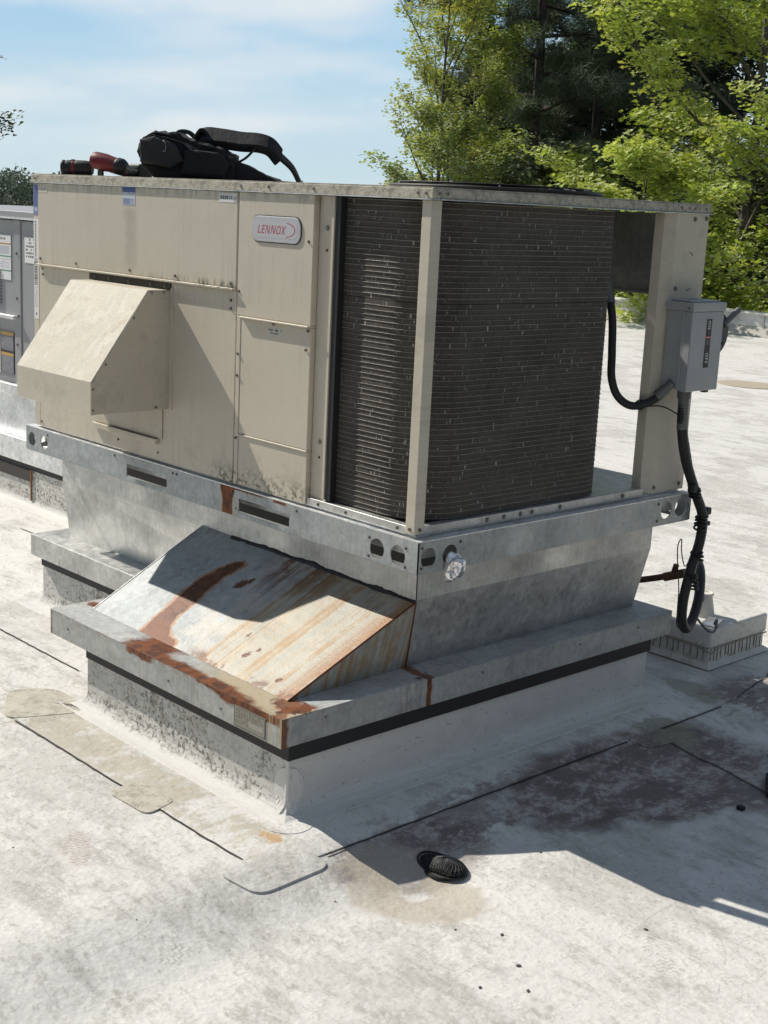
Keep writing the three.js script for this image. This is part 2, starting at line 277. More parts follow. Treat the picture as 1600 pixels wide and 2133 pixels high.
const roofFarMat = std({ map: rep(roofFarTex, 0.25), roughness: 0.8, bumpMap: rep(roofBump, 0.25), bumpScale: 0.004 });
const roofNearMat = std({ map: rep(roofNearTex, 0.25), roughness: 0.78, bumpMap: rep(roofBump, 0.25), bumpScale: 0.004 });
const roofUV = g => mapUV(g, (x, y, z) => [x + 2, z + 2]);
function gridSheet(x0, x1, z0, z1, step, lift) {      // a membrane sheet laid over the roof's dips
  const nx = Math.max(1, Math.round((x1 - x0) / step)), nz = Math.max(1, Math.round((z1 - z0) / step)), g = new THREE.PlaneGeometry(x1 - x0, z1 - z0, nx, nz).rotateX(-Math.PI / 2).translate((x0 + x1) / 2, 0, (z0 + z1) / 2), p = g.attributes.position;
  for (let i = 0; i < p.count; i++) p.setY(i, dip(p.getX(i), p.getZ(i)) + lift);
  g.computeVertexNormals(); return roofUV(g);
}
const roof = new THREE.Group(); roof.name = 'flat_roof'; roof.userData = { kind: 'structure', label: 'weathered white membrane roof', category: 'roof' }; scene.add(roof);
{
  const add = (name, g, m) => { const q = new THREE.Mesh(g, m); q.name = name; q.castShadow = q.receiveShadow = true; roof.add(q); };
  add('membrane', gridSheet(-2, 2, -2, 2, 0.025, 0), roofNearMat);
  const far = [[-26, -2, -14.6, 3.3], [2, 3.3, -14.6, 3.3], [-2, 2, -14.6, -2], [-2, 2, 2, 3.3]].map(([a, b, c, d]) => gridSheet(a, b, c, d, 2, 0));  // unseen near edges end early to cut sunlight bounced off the roof
  const fg = mergeGeometries(far.map(g => clean(g))); add('membrane', fg, roofFarMat);
  add('building_mass', metreUV(box(-26, 3.3, -5.2, -0.08, -14.6, 3.3)), std({ color: rgb(0.35, 0.27, 0.2), roughness: 0.9 }));
}
// earth far below, to the horizon
{
  const g = new THREE.CircleGeometry(900, 48).rotateX(-Math.PI / 2).translate(0, -5.2, 0);
  const gt = tex(512, 512, (u, v) => { const k = 0.7 + 0.6 * fA(u, v); return [0.055 * k, 0.075 * k, 0.03 * k]; });
  single('ground', metreUV(g), std({ map: rep(gt, 0.1), roughness: 0.95 }), 'grass and earth far below the roof', 'ground', null, 'structure');
}
// membrane details: skirt sheets round the curb, patches, sealant lines
function ringPatch(pts, lift, th, rings = 6) {
  pts = pts.map(p => onRoof(p[0], p[1]));         // convex outline in xz, draped, with a real edge
  const n = pts.length, cx = pts.reduce((a, p) => a + p[0], 0) / n, cz = pts.reduce((a, p) => a + p[1], 0) / n, pos = [], at = (i, r) => { const p = pts[i % n], x = cx + (p[0] - cx) * r, z = cz + (p[1] - cz) * r; return [x, dip(x, z) + lift + th - (r > 0.985 ? th * 0.25 : 0), z]; };
  for (let i = 0; i < n; i++) {
    for (let k = 0; k < rings; k++) { const r0 = k / rings, r1_ = (k + 1) / rings, a = at(i, r0), b = at(i + 1, r0), c = at(i + 1, r1_), d = at(i, r1_); pos.push(...a, ...c, ...d); if (k) pos.push(...a, ...b, ...c); }
    const c = at(i + 1, 1), d = at(i, 1); pos.push(...d, ...c, d[0], d[1] - th - lift - 0.002, d[2], ...c, c[0], c[1] - th - lift - 0.002, c[2], d[0], d[1] - th - lift - 0.002, d[2]);
  }
  const g = new THREE.BufferGeometry(); g.setAttribute('position', new THREE.Float32BufferAttribute(pos, 3)); g.computeVertexNormals(); return roofUV(g);
}
function roundedQuad(q, r = 0.03, seg = 5) {
  const out = []; for (let i = 0; i < q.length; i++) { const p = q[i], a = q[(i + q.length - 1) % q.length], b = q[(i + 1) % q.length], da = Math.hypot(a[0] - p[0], a[1] - p[1]), db = Math.hypot(b[0] - p[0], b[1] - p[1]), A = [p[0] + (a[0] - p[0]) * r / da, p[1] + (a[1] - p[1]) * r / da], B = [p[0] + (b[0] - p[0]) * r / db, p[1] + (b[1] - p[1]) * r / db]; for (let k = 0; k <= seg; k++) { const t = k / seg; out.push([(1 - t) ** 2 * A[0] + 2 * t * (1 - t) * p[0] + t * t * B[0], (1 - t) ** 2 * A[1] + 2 * t * (1 - t) * p[1] + t * t * B[1]]); } } return out;
}
const patchTex = tex(512, 512, (u, v) => { const k = 1 + 0.2 * (fA(u, v) - 0.5); return mix3([0.50 * k, 0.47 * k, 0.40 * k], [0.26, 0.24, 0.19], 0.7 * sm(0.45, 0.7, fB(u, v) * 0.6 + fG(u, v) * 0.4)); });
const patchDirty = std({ map: rep(patchTex, 3), roughness: 0.85 });
const patchClean = std({ map: rep(patchTex, 3), color: rgb(1.16, 1.16, 1.16), roughness: 0.75 });
const clock = (pts) => { let a = 0; for (let i = 0; i < pts.length; i++) { const p = pts[i], q = pts[(i + 1) % pts.length]; a += p[0] * q[1] - q[0] * p[1]; } return a > 0 ? pts.slice().reverse() : pts; };
const half = (cx, cz, rx, rz, n = 28) => Array.from({ length: n }, (_, i) => [cx + rx * Math.cos(i / n * Math.PI * 2), cz + rz * Math.sin(i / n * Math.PI * 2)]);
single('membrane_patch', ringPatch(clock(roundedQuad([[-0.455, 0.655], [-0.462, 0.55], [-0.30, 0.535], [-0.272, 0.648]], 0.035)), 0.0036, 0.0012), patchDirty, 'small grey rounded square patch across the seam in front of the curb', 'patch', 'patches welded to the roof membrane');
single('membrane_patch', ringPatch(clock(roundedQuad([[0.085, 0.69], [0.235, 0.675], [0.225, 0.44], [0.06, 0.46]], 0.045)), 0.0036, 0.0012), roofNearMat, 'large pale patch where two seams meet off the curb corner', 'patch', 'patches welded to the roof membrane');
single('membrane_patch', ringPatch(clock(roundedQuad([[-1.08, 0.63], [-1.30, 0.50], [-1.22, 0.37], [-1.06, 0.375], [-0.985, 0.40]], 0.06)), 0.0036, 0.0012), patchDirty, 'grey stained fan shaped patch at the left curb corner', 'patch', 'patches welded to the roof membrane');
single('membrane_patch', ringPatch(clock(half(-0.030, 0.385, 0.078, 0.070)), 0.0036, 0.0012), roofNearMat, 'half round patch at the foot of the curb corner below the rusty hood', 'patch', 'patches welded to the roof membrane');
single('membrane_patch', ringPatch(clock(half(-0.02, -1.19, 0.075, 0.065)), 0.0036, 0.0012), roofNearMat, 'half round patch at the far shaded curb corner', 'patch', 'patches welded to the roof membrane');
single('membrane_patch', ringPatch(clock(roundedQuad([[0.12, -0.98], [0.27, -0.93], [0.25, -0.80], [0.13, -0.82]], 0.03)), 0.0036, 0.0012), roofNearMat, 'dark stained patch over the seam in the unit shadow', 'patch', 'patches welded to the roof membrane');
single('membrane_patch', ringPatch(clock(half(-4.85, -9.39, 0.32, 0.28)), 0.004, 0.003), std({ color: rgb(0.42, 0.36, 0.28), roughness: 0.85 }), 'tan oval patch out on the sunlit roof', 'patch', 'patches welded to the roof membrane');
{
  // skirt flashing round the curb: front strip and right strip, welded on the field sheet, each with a real lap edge
  const strip = (q) => { const [x0, x1, z0, z1] = q; const top = gridSheet(x0, x1, z0, z1, 0.025, 0.003), e = []; const edge = (a, b, m) => { for (let i = 0; i < m; i++) { const p = t => { const x = lerp(a[0], b[0], t), z = lerp(a[1], b[1], t); return [x, dip(x, z), z]; }, s = p(i / m), t = p((i + 1) / m); e.push(s[0], s[1] + 0.003, s[2], s[0], s[1] - 0.003, s[2], t[0], t[1] - 0.003, t[2], s[0], s[1] + 0.003, s[2], t[0], t[1] - 0.003, t[2], t[0], t[1] + 0.003, t[2]); } }; edge([x0, z1], [x1, z1], 40); edge([x1, z1], [x1, z0], 60); edge([x0, z0], [x0, z1], 20); const g = new THREE.BufferGeometry(); g.setAttribute('position', new THREE.Float32BufferAttribute(e, 3)); g.computeVertexNormals(); return mergeGeometries([clean(top), clean(roofUV(g))]); };
  const g = strip([-1.10, 0.150, -1.55, 0.600]); g.userData.uv = true;
  single('membrane_skirt', g, roofNearMat, 'white membrane skirt sheet welded round the foot of the front curb', 'flashing');
  const g2 = strip([-1.95, -1.101, -0.30, 0.225]); g2.userData.uv = true;
  single('membrane_skirt', g2, roofNearMat, 'stained membrane skirt sheet before the rear left curb', 'flashing');
}
{
  const sealMat = std({ color: rgb(0.035, 0.032, 0.03), roughness: 0.85 }), R = rng(5);
  const seam = (pts, label, w = 0.0023) => {
    pts = pts.map(p => onRoof(p[0], p[1]));
    const P = []; for (let i = 0; i < pts.length - 1; i++) { const n = Math.ceil(Math.hypot(pts[i + 1][0] - pts[i][0], pts[i + 1][1] - pts[i][1]) / 0.03); for (let k = 0; k < n; k++) P.push([lerp(pts[i][0], pts[i + 1][0], k / n), lerp(pts[i][1], pts[i + 1][1], k / n)]); } P.push(pts[pts.length - 1]);
    const c = P.map(([x, z]) => [x + 0.003 * (R() - 0.5), dip(x, z) + 0.0022, z + 0.003 * (R() - 0.5)]);
    const g = tube(c, w, P.length * 3, 6), p = g.attributes.position; for (let i = 0; i < p.count; i++) { const s = 0.35 + 0.3 * fG(p.getX(i) * 3, p.getZ(i) * 3); p.setY(i, dip(p.getX(i), p.getZ(i)) + 0.0034 + (p.getY(i) - dip(p.getX(i), p.getZ(i)) - 0.0022) * s); }
    g.computeVertexNormals(); single('seam_sealant', g, sealMat, label, 'sealant', 'black sealant lines along the membrane laps');
  };
  seam([[-1.05, 0.607], [-0.75, 0.605], [-0.44, 0.603]], 'black sealant line from the fan patch to the small square patch');
  seam([[-0.30, 0.603], [-0.1, 0.604], [0.11, 0.603]], 'black sealant line from the small square patch to the large pale patch');
  seam([[0.176, 0.42], [0.176, 0.2], [0.176, -0.4], [0.177, -0.79]], 'black sealant line running along the shaded side of the curb');
  seam([[0.176, -0.97], [0.177, -1.30]], 'short black sealant line by the far curb corner in shadow');
  seam([[0.16, -1.42], [0.10, -1.70], [-0.05, -2.1]], 'black sealant line running past the white pipe curb');
  seam([[-1.95, 0.23], [-1.6, 0.23], [-1.33, 0.228]], 'black sealant line in front of the rear left curb');
  seam([[0.25, -0.90], [0.45, -0.86], [0.68, -0.80]], 'black cross seam leading to the black rubber pad', 0.0026);
  seam([[-3.2, -0.56], [-2.6, -0.58], [-2.2, -0.6]], 'black sealant line in front of the grey unit curb');
}

// ------------------------------------------------------------------ parapet
{
  const t = new Thing('parapet_wall', 'low white parapet wall along the far roof edge', 'parapet', [-7, 0, -14.75]);
  const pm = roofFarMat;
  const PW = 3.0; for (let i = 0; i < 9; i++) { const x0 = -26 + i * PW; t.part('panel', box(x0 + 0.006, x0 + PW - 0.006, 0.13, 0.315, -15.0, -14.72, 0.01), pm); }
  t.part('core', box(-26, 1, -0.1, 0.30, -14.97, -14.74), pm);
  t.part('coping', box(-26, 1, 0.302, 0.33, -15.04, -14.69, 0.008), std({ color: rgb(0.66, 0.65, 0.61), roughness: 0.6 }));
  t.part('cant_strip', sheet([[-26, 0.005, -14.58], [1, 0.005, -14.58], [1, 0.135, -14.715], [-26, 0.135, -14.715]], 0.01), std({ color: rgb(0.42, 0.40, 0.36), roughness: 0.85 }));
}

// ------------------------------------------------------------------ roof curb (white membrane over an L of curb walls)
const curbTex = tex(2048, 256, (u, v) => {   // u: 2.6 m along the wall, v: 0.25 m up the developed height
  const n = fB(u * 5, v * 0.5), g = fG(u * 3, v * 0.3), g2 = fG(u * 3.7 + 0.3, v * 0.37), a = fA(u * 2, v * 0.2), st = fV(u * 2.2, v * 0.12);
  const k = 0.64 + 0.08 * (a - 0.5) + 0.05 * (g - 0.5); let c = [k, k * 0.98, k * 0.93];
  const where = sm(0.30, 0.5, v + 0.25 * (a - 0.5)) * (0.35 + 0.65 * sm(0.35, 0.65, a));
  c = mix3(c, [0.36, 0.345, 0.29], 0.6 * where * sm(0.35, 0.75, st * 0.3 + n * 0.7));
  return mix3(c, [0.10, 0.098, 0.08], clamp(0.85 * where * sm(0.46, 0.70, g * 0.48 + g2 * 0.36 + n * 0.16)));
});
const curbWashed = tex(1024, 256, (u, v) => { const k = 0.64 + 0.08 * (fA(u, v * 0.3) - 0.5) + 0.05 * (fS(u, v * 0.3) - 0.5), g = fG(u * 2, v * 0.3); let c = [k, k * 0.985, k * 0.95]; c = mix3(c, [0.45, 0.43, 0.385], 0.2 * sm(0.6, 0.85, fB(u, v * 0.3))); if (g > 0.93) c = mix3(c, [0.2, 0.18, 0.15], 0.5); return c; });
const curbMould = std({ map: curbTex, roughness: 0.75, bumpMap: rep(paintBump, 4), bumpScale: 0.002 });
const curbClean = std({ map: curbWashed, roughness: 0.7, bumpMap: rep(paintBump, 4), bumpScale: 0.002 });
function curbWall(a, b, n, h = 0.162, cove = 0.045) {     // wall from a to b in xz; n outward; coved foot that turns onto the roof
  const prof = [[0.012, h + 0.001], [0, h - 0.002], [0, cove]]; for (let i = 1; i <= 6; i++) { const t = i / 6 * Math.PI / 2; prof.push([cove * (1 - Math.cos(t)), cove * (1 - Math.sin(t))]); } prof.push([cove + 0.022, 0.0008], [cove + 0.03, -0.004]); prof[0][0] = -0.012;
  const L = Math.hypot(b[0] - a[0], b[1] - a[1]), m = Math.ceil(L / 0.05), pos = [], uv = [], P = (s, k) => { const [o, y] = prof[k], e = (s === 0 ? -1 : s === m ? 1 : 0) * Math.max(0, o), x = lerp(a[0], b[0], s / m) + n[0] * o + (b[0] - a[0]) / L * e, z = lerp(a[1], b[1], s / m) + n[1] * o + (b[1] - a[1]) / L * e; return [x, y + dip(x, z) * (1 - clamp(y / h)) + 0.0042 * (y < 0.01 ? 1 : 0), z]; };
  let acc = [0]; for (let k = 1; k < prof.length; k++) acc.push(acc[k - 1] + Math.hypot(prof[k][0] - prof[k - 1][0], prof[k][1] - prof[k - 1][1]));
  for (let s = 0; s < m; s++) for (let k = 0; k < prof.length - 1; k++) {
    const q = [P(s, k), P(s + 1, k), P(s + 1, k + 1), P(s, k + 1)], w = [[s, k], [s + 1, k], [s + 1, k + 1], [s, k + 1]].map(([i, j]) => [i / m * L / 2.6, 1 - acc[j] / 0.25]);
    for (const i of [0, 2, 1, 0, 3, 2]) { pos.push(...q[i]); uv.push(...w[i]); }
  }
  const g = new THREE.BufferGeometry(); g.setAttribute('position', new THREE.Float32BufferAttribute(pos, 3)); g.setAttribute('uv', new THREE.Float32BufferAttribute(uv, 2)); g.computeVertexNormals(); g.userData.uv = true; return g;
}
{
  const t = new Thing('roof_curb', 'white membrane covered roof curb under the rusty galvanised adapter', 'roof curb', [-0.6, 0, -0.5]);
  t.part('wall', curbWall([-0.05, 0.364], [-1.04, 0.364], [0, 1]), curbMould, null, 'mould speckled front wall of the curb');
  t.part('wall', curbWall([-0.05, -1.175], [-0.05, 0.364], [1, 0]), curbClean, null, 'clean shaded side wall of the curb');
  t.part('wall', curbWall([-1.04, 0.364], [-1.04, -0.055], [-1, 0]), curbMould);
  t.part('wall', curbWall([-1.04, -0.055], [-2.07, -0.055], [0, 1]), curbMould, null, 'set back rear wall of the curb');
  t.part('wall', curbWall([-2.07, -0.055], [-2.07, -1.175], [-1, 0]), curbClean);
  t.part('wall', curbWall([-2.07, -1.175], [-0.05, -1.175], [0, -1]), curbClean);
  t.part('core', merge(box(-1.03, -0.062, 0, 0.157, -1.165, 0.352), box(-2.06, -1.032, 0, 0.156, -1.165, -0.068)), curbClean);
  // welded corner dot over the near corner
  const dot = []; const outl = Array.from({ length: 70 }, (_, i) => { const a = i / 26 * Math.PI * 2; return [0.052 * Math.cos(a), 0.062 * Math.sin(a)]; });
  for (let i = 0; i < 26; i++) for (let k = 0; k < 4; k++) { const f = (q, r) => { const [p, y] = outl[q % 26], h = 0.074 + y * r, w = p * r, co = Math.max(0, 0.045 - h) ** 2 / 0.06; return w < 0 ? [-0.05 + w, h, 0.3665 + co] : [-0.0475 + co, h, 0.364 - w]; }; const a = f(i, k / 4), b = f(i + 1, k / 4), c = f(i + 1, (k + 1) / 4), d = f(i, (k + 1) / 4); dot.push(...a, ...c, ...d, ...a, ...b, ...c); }
  const dg = new THREE.BufferGeometry(); dg.setAttribute('position', new THREE.Float32BufferAttribute(dot, 3)); dg.computeVertexNormals();
  t.part('corner_patch', dg, curbClean, null, 'rounded corner patch on the curb');
  t.part('corner_bead', cyl([-0.049, 0.045, 0.3655], [-0.0485, 0.16, 0.3655], 0.006, 0.006, 8), curbClean);
}

// ------------------------------------------------------------------ galvanised curb adapter
{
  const t = new Thing('curb_adapter', 'galvanised sheet metal curb adapter with rust streaked sloping front', 'curb adapter', [-0.6, 0.16, -0.5]);
  // black gasket under the flange
  t.part('gasket', merge(box(-1.036, -0.040, 0.1605, 0.1995, -1.18, 0.372), box(-2.066, -1.037, 0.1605, 0.1990, -1.18, -0.046)), black);
  // flange maps: rust at its own places, u = x or z in metres / 2.6, v = height
  const flangeFront = tex(2048, 128, (u, v) => {
    const x = u * 1.3 - 1.25, y = 0.195 + v * 0.09, n = fB(u * 5, v), s = fV(u * 2, v * 0.3), tone = galvTone(u * 1.6, v * 0.11);
    let c = [tone * 0.96, tone * 0.985, tone * 0.96]; c = mix3(c, [0.47, 0.455, 0.40], 0.55 * sm(0.5, 0.8, s));
    c = mix3(c, [0.30, 0.19, 0.09], 0.5 * sm(0.66, 0.85, fV(u * 3 + 0.3, v * 0.2)) * sm(-0.5, -0.1, x));
    const top = y > 0.255 ? sm(0.255, 0.279, y) : 0;
    const r1 = sm(0.03, 0.0, Math.abs(x + 0.70) - 0.05) * sm(0.262, 0.272, y + 0.012 * n), r2 = sm(-0.48, -0.36, x) * sm(-0.03, -0.06, x) * sm(lerp(0.272, 0.245, sm(-0.4, -0.25, x)), lerp(0.28, 0.262, sm(-0.4, -0.25, x)), y + 0.014 * (n - 0.5)) * (x < -0.23 || y > 0.255 ? 1 : 0), r3 = sm(-1.185, -1.20, x + 0.01 * n), r4 = sm(-0.105, -0.09, x) * 0.75 * sm(0.35, 0.6, s);
    c = mix3(c, rustPatch(u * 8, v * 0.5), clamp(r1 + r2 + r3 * 0.8 + top * 0.35 * sm(0.4, 0.7, n)));
    c = mix3(c, [0.42, 0.32, 0.17], clamp(r4));
    return c;
  });
  const fU = g => mapUV(g, (x, y, z) => [(x + 1.25) / 1.3, (y - 0.195) / 0.09]);
  const flSide = tex(2048, 128, (u, v) => { const z = u * 1.8 - 1.3, y = 0.195 + v * 0.09, n = fB(u * 5, v * 0.4), s = fV(u * 2, v * 0.3), tone = galvTone(u * 2.2, v * 0.11); let c = [tone * 0.92, tone * 0.955, tone * 0.955]; c = mix3(c, [0.42, 0.41, 0.375], 0.55 * sm(0.45, 0.8, s));
    c = mix3(c, rustPatch(u * 8, v * 0.5), clamp(sm(0.375, 0.388, z + 0.008 * n) * 0.9 + sm(0.014, 0.005, Math.abs(z + 0.135 - 0.006 * n)) + 0.3 * sm(0.02, 0.0, Math.abs(z + 0.06) - 0.03) * sm(0.3, 0.6, s))); return c; });
  const fUz = g => mapUV(g, (x, y, z) => [(z + 1.3) / 1.8, (y - 0.195) / 0.09]);
  const topTex = tex(1024, 1024, (u, v) => { // x -1.25..0.05, z -1.3..0.45
    const x = u * 1.3 - 1.25, z = v * 1.75 - 1.3, n = fB(u * 4, v * 5), tone = galvTone(u * 1.6, v * 2.2); let c = [tone * 1.08, tone * 1.1, tone * 1.09];
    const w = (n - 0.5) * 0.05;
    c = mix3(c, [0.46, 0.36, 0.21], 0.75 * sm(-0.55, -0.35, x) * sm(0.26, 0.31, z) * sm(0.25, 0.5, n + 0.2));
    const rust = sm(0.285, 0.30, z) * sm(-0.82, -0.77, x + w) * sm(-0.58, -0.65, x + w) + sm(0.345, 0.368, z + w * 0.5 - 0.03 * sm(-0.3, -0.15, x)) * sm(-0.66, -0.60, x) * sm(-0.04, -0.2, x) + 0.9 * sm(0.05, 0.03, Math.hypot((x + 0.10) / 1.5, z - 0.318) + w) + sm(0.02, 0.012, Math.abs(x + 0.066) - 0.004 + w) * sm(0.25, 0.29, z) * 0.8 + sm(0.05, 0.035, Math.hypot((x + 1.165), (z - 0.262) * 2.2) + w) + sm(0.025, 0.012, Math.abs(z + 0.135) + w) * 0.9;
    return mix3(c, rustPatch(u * 4, v * 4), clamp(rust));
  });
  const fT = g => mapUV(g, (x, y, z) => [(x + 1.25) / 1.3, (z + 1.3) / 1.75]);
  const mF = std({ map: flangeFront, roughness: 0.55, metalness: 0.25 }), mS = std({ map: flSide, roughness: 0.55, metalness: 0.25 }), mT = std({ map: topTex, roughness: 0.6, metalness: 0.2, bumpMap: rep(paintBump, 3), bumpScale: 0.002 });
  t.part('flange_face', fU(box(-1.207, -0.0405, 0.2, 0.2785, 0.3955, 0.398, 0.0008)), mF, null, 'front flange with rust runs');
  t.part('flange_face', fUz(box(-0.0425, -0.040, 0.2, 0.2785, -1.285, 0.397, 0.0008)), mS, null, 'shaded side flange with one rust run');
  t.part('flange_face', box(-1.2075, -1.205, 0.2, 0.2785, -0.02, 0.397, 0.0008), galv);
  t.part('flange_face', box(-2.094, -1.2085, 0.2, 0.2785, -0.0205, -0.018, 0.0008), galv, null, 'set back rear flange');
  t.part('flange_face', box(-2.096, -2.0935, 0.2, 0.2785, -1.285, -0.018, 0.0008), galv);
  t.part('flange_face', box(-2.094, -0.043, 0.2, 0.2785, -1.287, -1.2848, 0.0008), galv);
  t.part('flange_top', fT(box(-1.2075, -0.040, 0.2788, 0.281, -1.287, 0.398, 0.0008)), mT, null, 'rust stained flange top');
  t.part('flange_top', box(-2.096, -1.2078, 0.2788, 0.281, -1.287, -0.018, 0.0008), galv);
  // plenum: straight collar, then walls that draw in to the curb
  const yc = 0.500, c0 = [-0.092, -0.112], cl = -2.02, cb = -1.20;
  t.part('collar', merge(sheet([[cl, yc, -0.112], [c0[0], yc, -0.112], [c0[0], 0.6170, -0.112], [cl, 0.6170, -0.112]]), sheet([[c0[0], yc, -0.112], [c0[0], yc, cb], [c0[0], 0.6170, cb], [c0[0], 0.6170, -0.112]]), sheet([[cl, yc, cb], [cl, yc, -0.112], [cl, 0.6170, -0.112], [cl, 0.6170, cb]]), sheet([[c0[0], yc, cb], [cl, yc, cb], [cl, 0.6170, cb], [c0[0], 0.6170, cb]])), galv);
  const yf = 0.2815, D = [-0.151, yf, -0.143], Db = [-0.155, yf, -1.215], E = [-1.985, yf, -0.122], Em = [-1.77, yf, -0.128], Eb = [-1.97, yf, -1.2];
  t.part('side_wall', sheet([[c0[0], yc, -0.112], D, Db, [c0[0], yc, cb]]), galv, null, 'tapered side wall in shade');
  t.part('front_wall', merge(sheet([[cl, yc, -0.112], Em, D, [c0[0], yc, -0.112]])), galv, null, 'plain front wall left of the rusty slope');
  t.part('front_wall', sheet([[cl, yc, -0.1118], E, Em]), galv, null, 'triangular creased corner of the front wall');
  t.part('side_wall', sheet([[cl, yc, cb], Eb, E, [cl, yc, -0.112]]), galv);
  t.part('back_wall', sheet([[c0[0], yc, cb], Db, Eb, [cl, yc, cb]]), galv);
  // sloping front with its rust
  const A = [-1.108, 0.505, -0.110], B = [-0.090, 0.495, -0.110], C = [-1.122, 0.2815, 0.296], Dd = [-0.133, 0.2815, 0.304];
  const inPoly = (P, s, q) => { let d = 9, inside = false; for (let i = 0, j = P.length - 1; i < P.length; j = i++) { const [x1, y1] = P[i], [x2, y2] = P[j]; if ((y1 > q) !== (y2 > q) && s < (x2 - x1) * (q - y1) / (y2 - y1) + x1) inside = !inside; const dx = x2 - x1, dy = y2 - y1, k = clamp(((s - x1) * dx + (q - y1) * dy) / (dx * dx + dy * dy)); d = Math.min(d, Math.hypot(s - x1 - k * dx, (q - y1 - k * dy) * 0.5)); } return inside ? d : -d; };
  const tongue = [[0.315, 0.17], [0.29, 0.20], [0.262, 0.30], [0.240, 0.42], [0.240, 0.58], [0.256, 0.75], [0.262, 0.90], [0.270, 1.05], [0.47, 1.05], [0.445, 0.95], [0.395, 0.93], [0.355, 0.86], [0.336, 0.76], [0.336, 0.62], [0.325, 0.5], [0.322, 0.36], [0.336, 0.26], [0.338, 0.19]];
  const slopeTex = tex(1024, 512, (s, v) => {
    const q = 1 - v, n = fB(s * 2, q * 0.7), g = fG(s * 2, q), st = field1(s, q), tone = galvTone(s * 1.2, q * 0.5);
    let c = [tone * 0.88, tone * 0.94, tone * 0.955];                                             // bright zinc, pale oxide
    const ox = sm(0.36, 0.46, s + 0.05 * (n - 0.5)) * sm(1.05, 0.35, s), wh = sm(0.42, 0.62, fA(s * 3, q * 1.5) * 0.5 + g * 0.3 + fB(s * 5, q * 2.5) * 0.3);
    c = mix3(c, [0.50, 0.475, 0.42], 0.8 * ox * wh);
    const tan = sm(0.50, 0.66, s + 0.12 * (st - 0.5)) ;
    c = mix3(c, [0.46, 0.385, 0.255], tan * (0.45 + 0.5 * st) * (0.75 + 0.5 * (g - 0.5)));
    c = mix3(c, [0.36, 0.215, 0.085], 0.72 * tan * sm(0.44, 0.72, st + 0.3 * (n - 0.5) + 0.12 * (g - 0.5)));
    c = mix3(c, [0.36, 0.36, 0.315], 0.6 * tan * sm(0.45, 0.25, st));
    // rust seeping from the upper seam
    const up = sm(0.35, 0.42, s) * sm(0.98, 0.9, s) * sm(0.42 + 0.5 * (st - 0.5), 0.05, q);
    c = mix3(c, [0.15, 0.058, 0.026], 0.95 * up * sm(0.3, 0.65, n * 0.5 + st * 0.5) * (1 - 0.6 * sm(0.55, 0.75, s)));
    // rusty right hem
    const hem = sm(0.915, 0.99, s + 0.05 * (st - 0.5));
    c = mix3(c, mix3([0.40, 0.22, 0.09], [0.23, 0.085, 0.03], g), hem * 0.85 * sm(0.2, 0.5, n + 0.2 * st));
    // the long rust tongue
    const d = inPoly(tongue, s + 0.008 * (n - 0.5), q) + 0.012 * (fB(s * 6, q * 3) - 0.5);
    c = mix3(c, [0.36, 0.17, 0.06], sm(-0.012, -0.002, d) * 0.8);
    c = mix3(c, mix3(mix3([0.15, 0.048, 0.016], [0.075, 0.025, 0.012], sm(0.3, 0.7, fB(s * 3, q * 1.5))), [0.17, 0.05, 0.012], 0.75 * sm(0.7, 0.95, q)), sm(0, 0.008, d));
    for (const [a, b, r] of [[0.408, 0.35, 0.022], [0.714, 0.826, 0.012], [0.733, 0.764, 0.008], [0.425, 0.30, 0.012], [0.644, 0.69, 0.006], [0.90, 0.9, 0.01]]) { const e = Math.hypot(s - a - (b - q) * 0.12, (q - b) * 0.33) + 0.012 * (g - 0.5); if (e < r) c = mix3(c, [0.13, 0.045, 0.02], sm(r, r * 0.6, e)); }
    // lower bend: drips and rust at the foot
    c = mix3(c, rustPatch(s * 3, q * 2), 0.75 * sm(0.93, 0.98, q + 0.05 * (n - 0.5)) * sm(0.45, 0.6, s) * sm(0.45, 0.65, n));
    return c;
  });
  function field1(s, q) { return 0.6 * fVs(s * 0.8 + 0.004 * fB(s, q * 0.3), q * 0.04) + 0.4 * fVs(s * 0.27 + 0.3, q * 0.05 + 0.4); }
  const slope = new THREE.BufferGeometry(); { const pos = [], uv = [], N = 24, M = 12, at = (i, j) => { const s = i / N, q = j / M, L = V(...A).lerp(V(...C), q), R = V(...B).lerp(V(...Dd), q), p = L.lerp(R, s); p.y += 0.004 * Math.sin(Math.PI * s) * Math.sin(Math.PI * q) * (fA(s, q) - 0.7); return [[p.x, p.y, p.z], [s, 1 - q]]; }; for (let i = 0; i < N; i++) for (let j = 0; j < M; j++) for (const [a, b] of [[0, 0], [0, 1], [1, 1], [0, 0], [1, 1], [1, 0]]) { const [p, w] = at(i + a, j + b); pos.push(...p); uv.push(...w); } slope.setAttribute('position', new THREE.Float32BufferAttribute(pos, 3)); slope.setAttribute('uv', new THREE.Float32BufferAttribute(uv, 2)); slope.computeVertexNormals(); slope.userData.uv = true; }
  t.part('sloping_panel', slope, std({ map: slopeTex, roughness: 0.6, metalness: 0.12, bumpMap: rep(paintBump, 2), bumpScale: 0.0015 }), null, 'sloping panel with long brown rust streaks');
  const sideRust = std({ map: tex(256, 256, (u, v) => { const tone = galvTone(u * 0.6, v * 0.4), n = fB(u, v); return mix3([tone * 0.9, tone * 0.93, tone * 0.88], [0.30, 0.17, 0.06], 0.8 * sm(0.35, 0.7, fV(u, v * 0.2) * 0.6 + n * 0.4)); }), roughness: 0.6, metalness: 0.15 });
  t.part('slope_side', sheet([[-0.091, 0.494, -0.111], Dd, D], 0.002), sideRust, null, 'rust stained triangular side panel');
  t.part('slope_side', sheet([A, [-1.11, yf, -0.125], C], 0.002), galv);
  const rustEdge = std({ color: rgb(0.12, 0.042, 0.015), roughness: 0.9 });
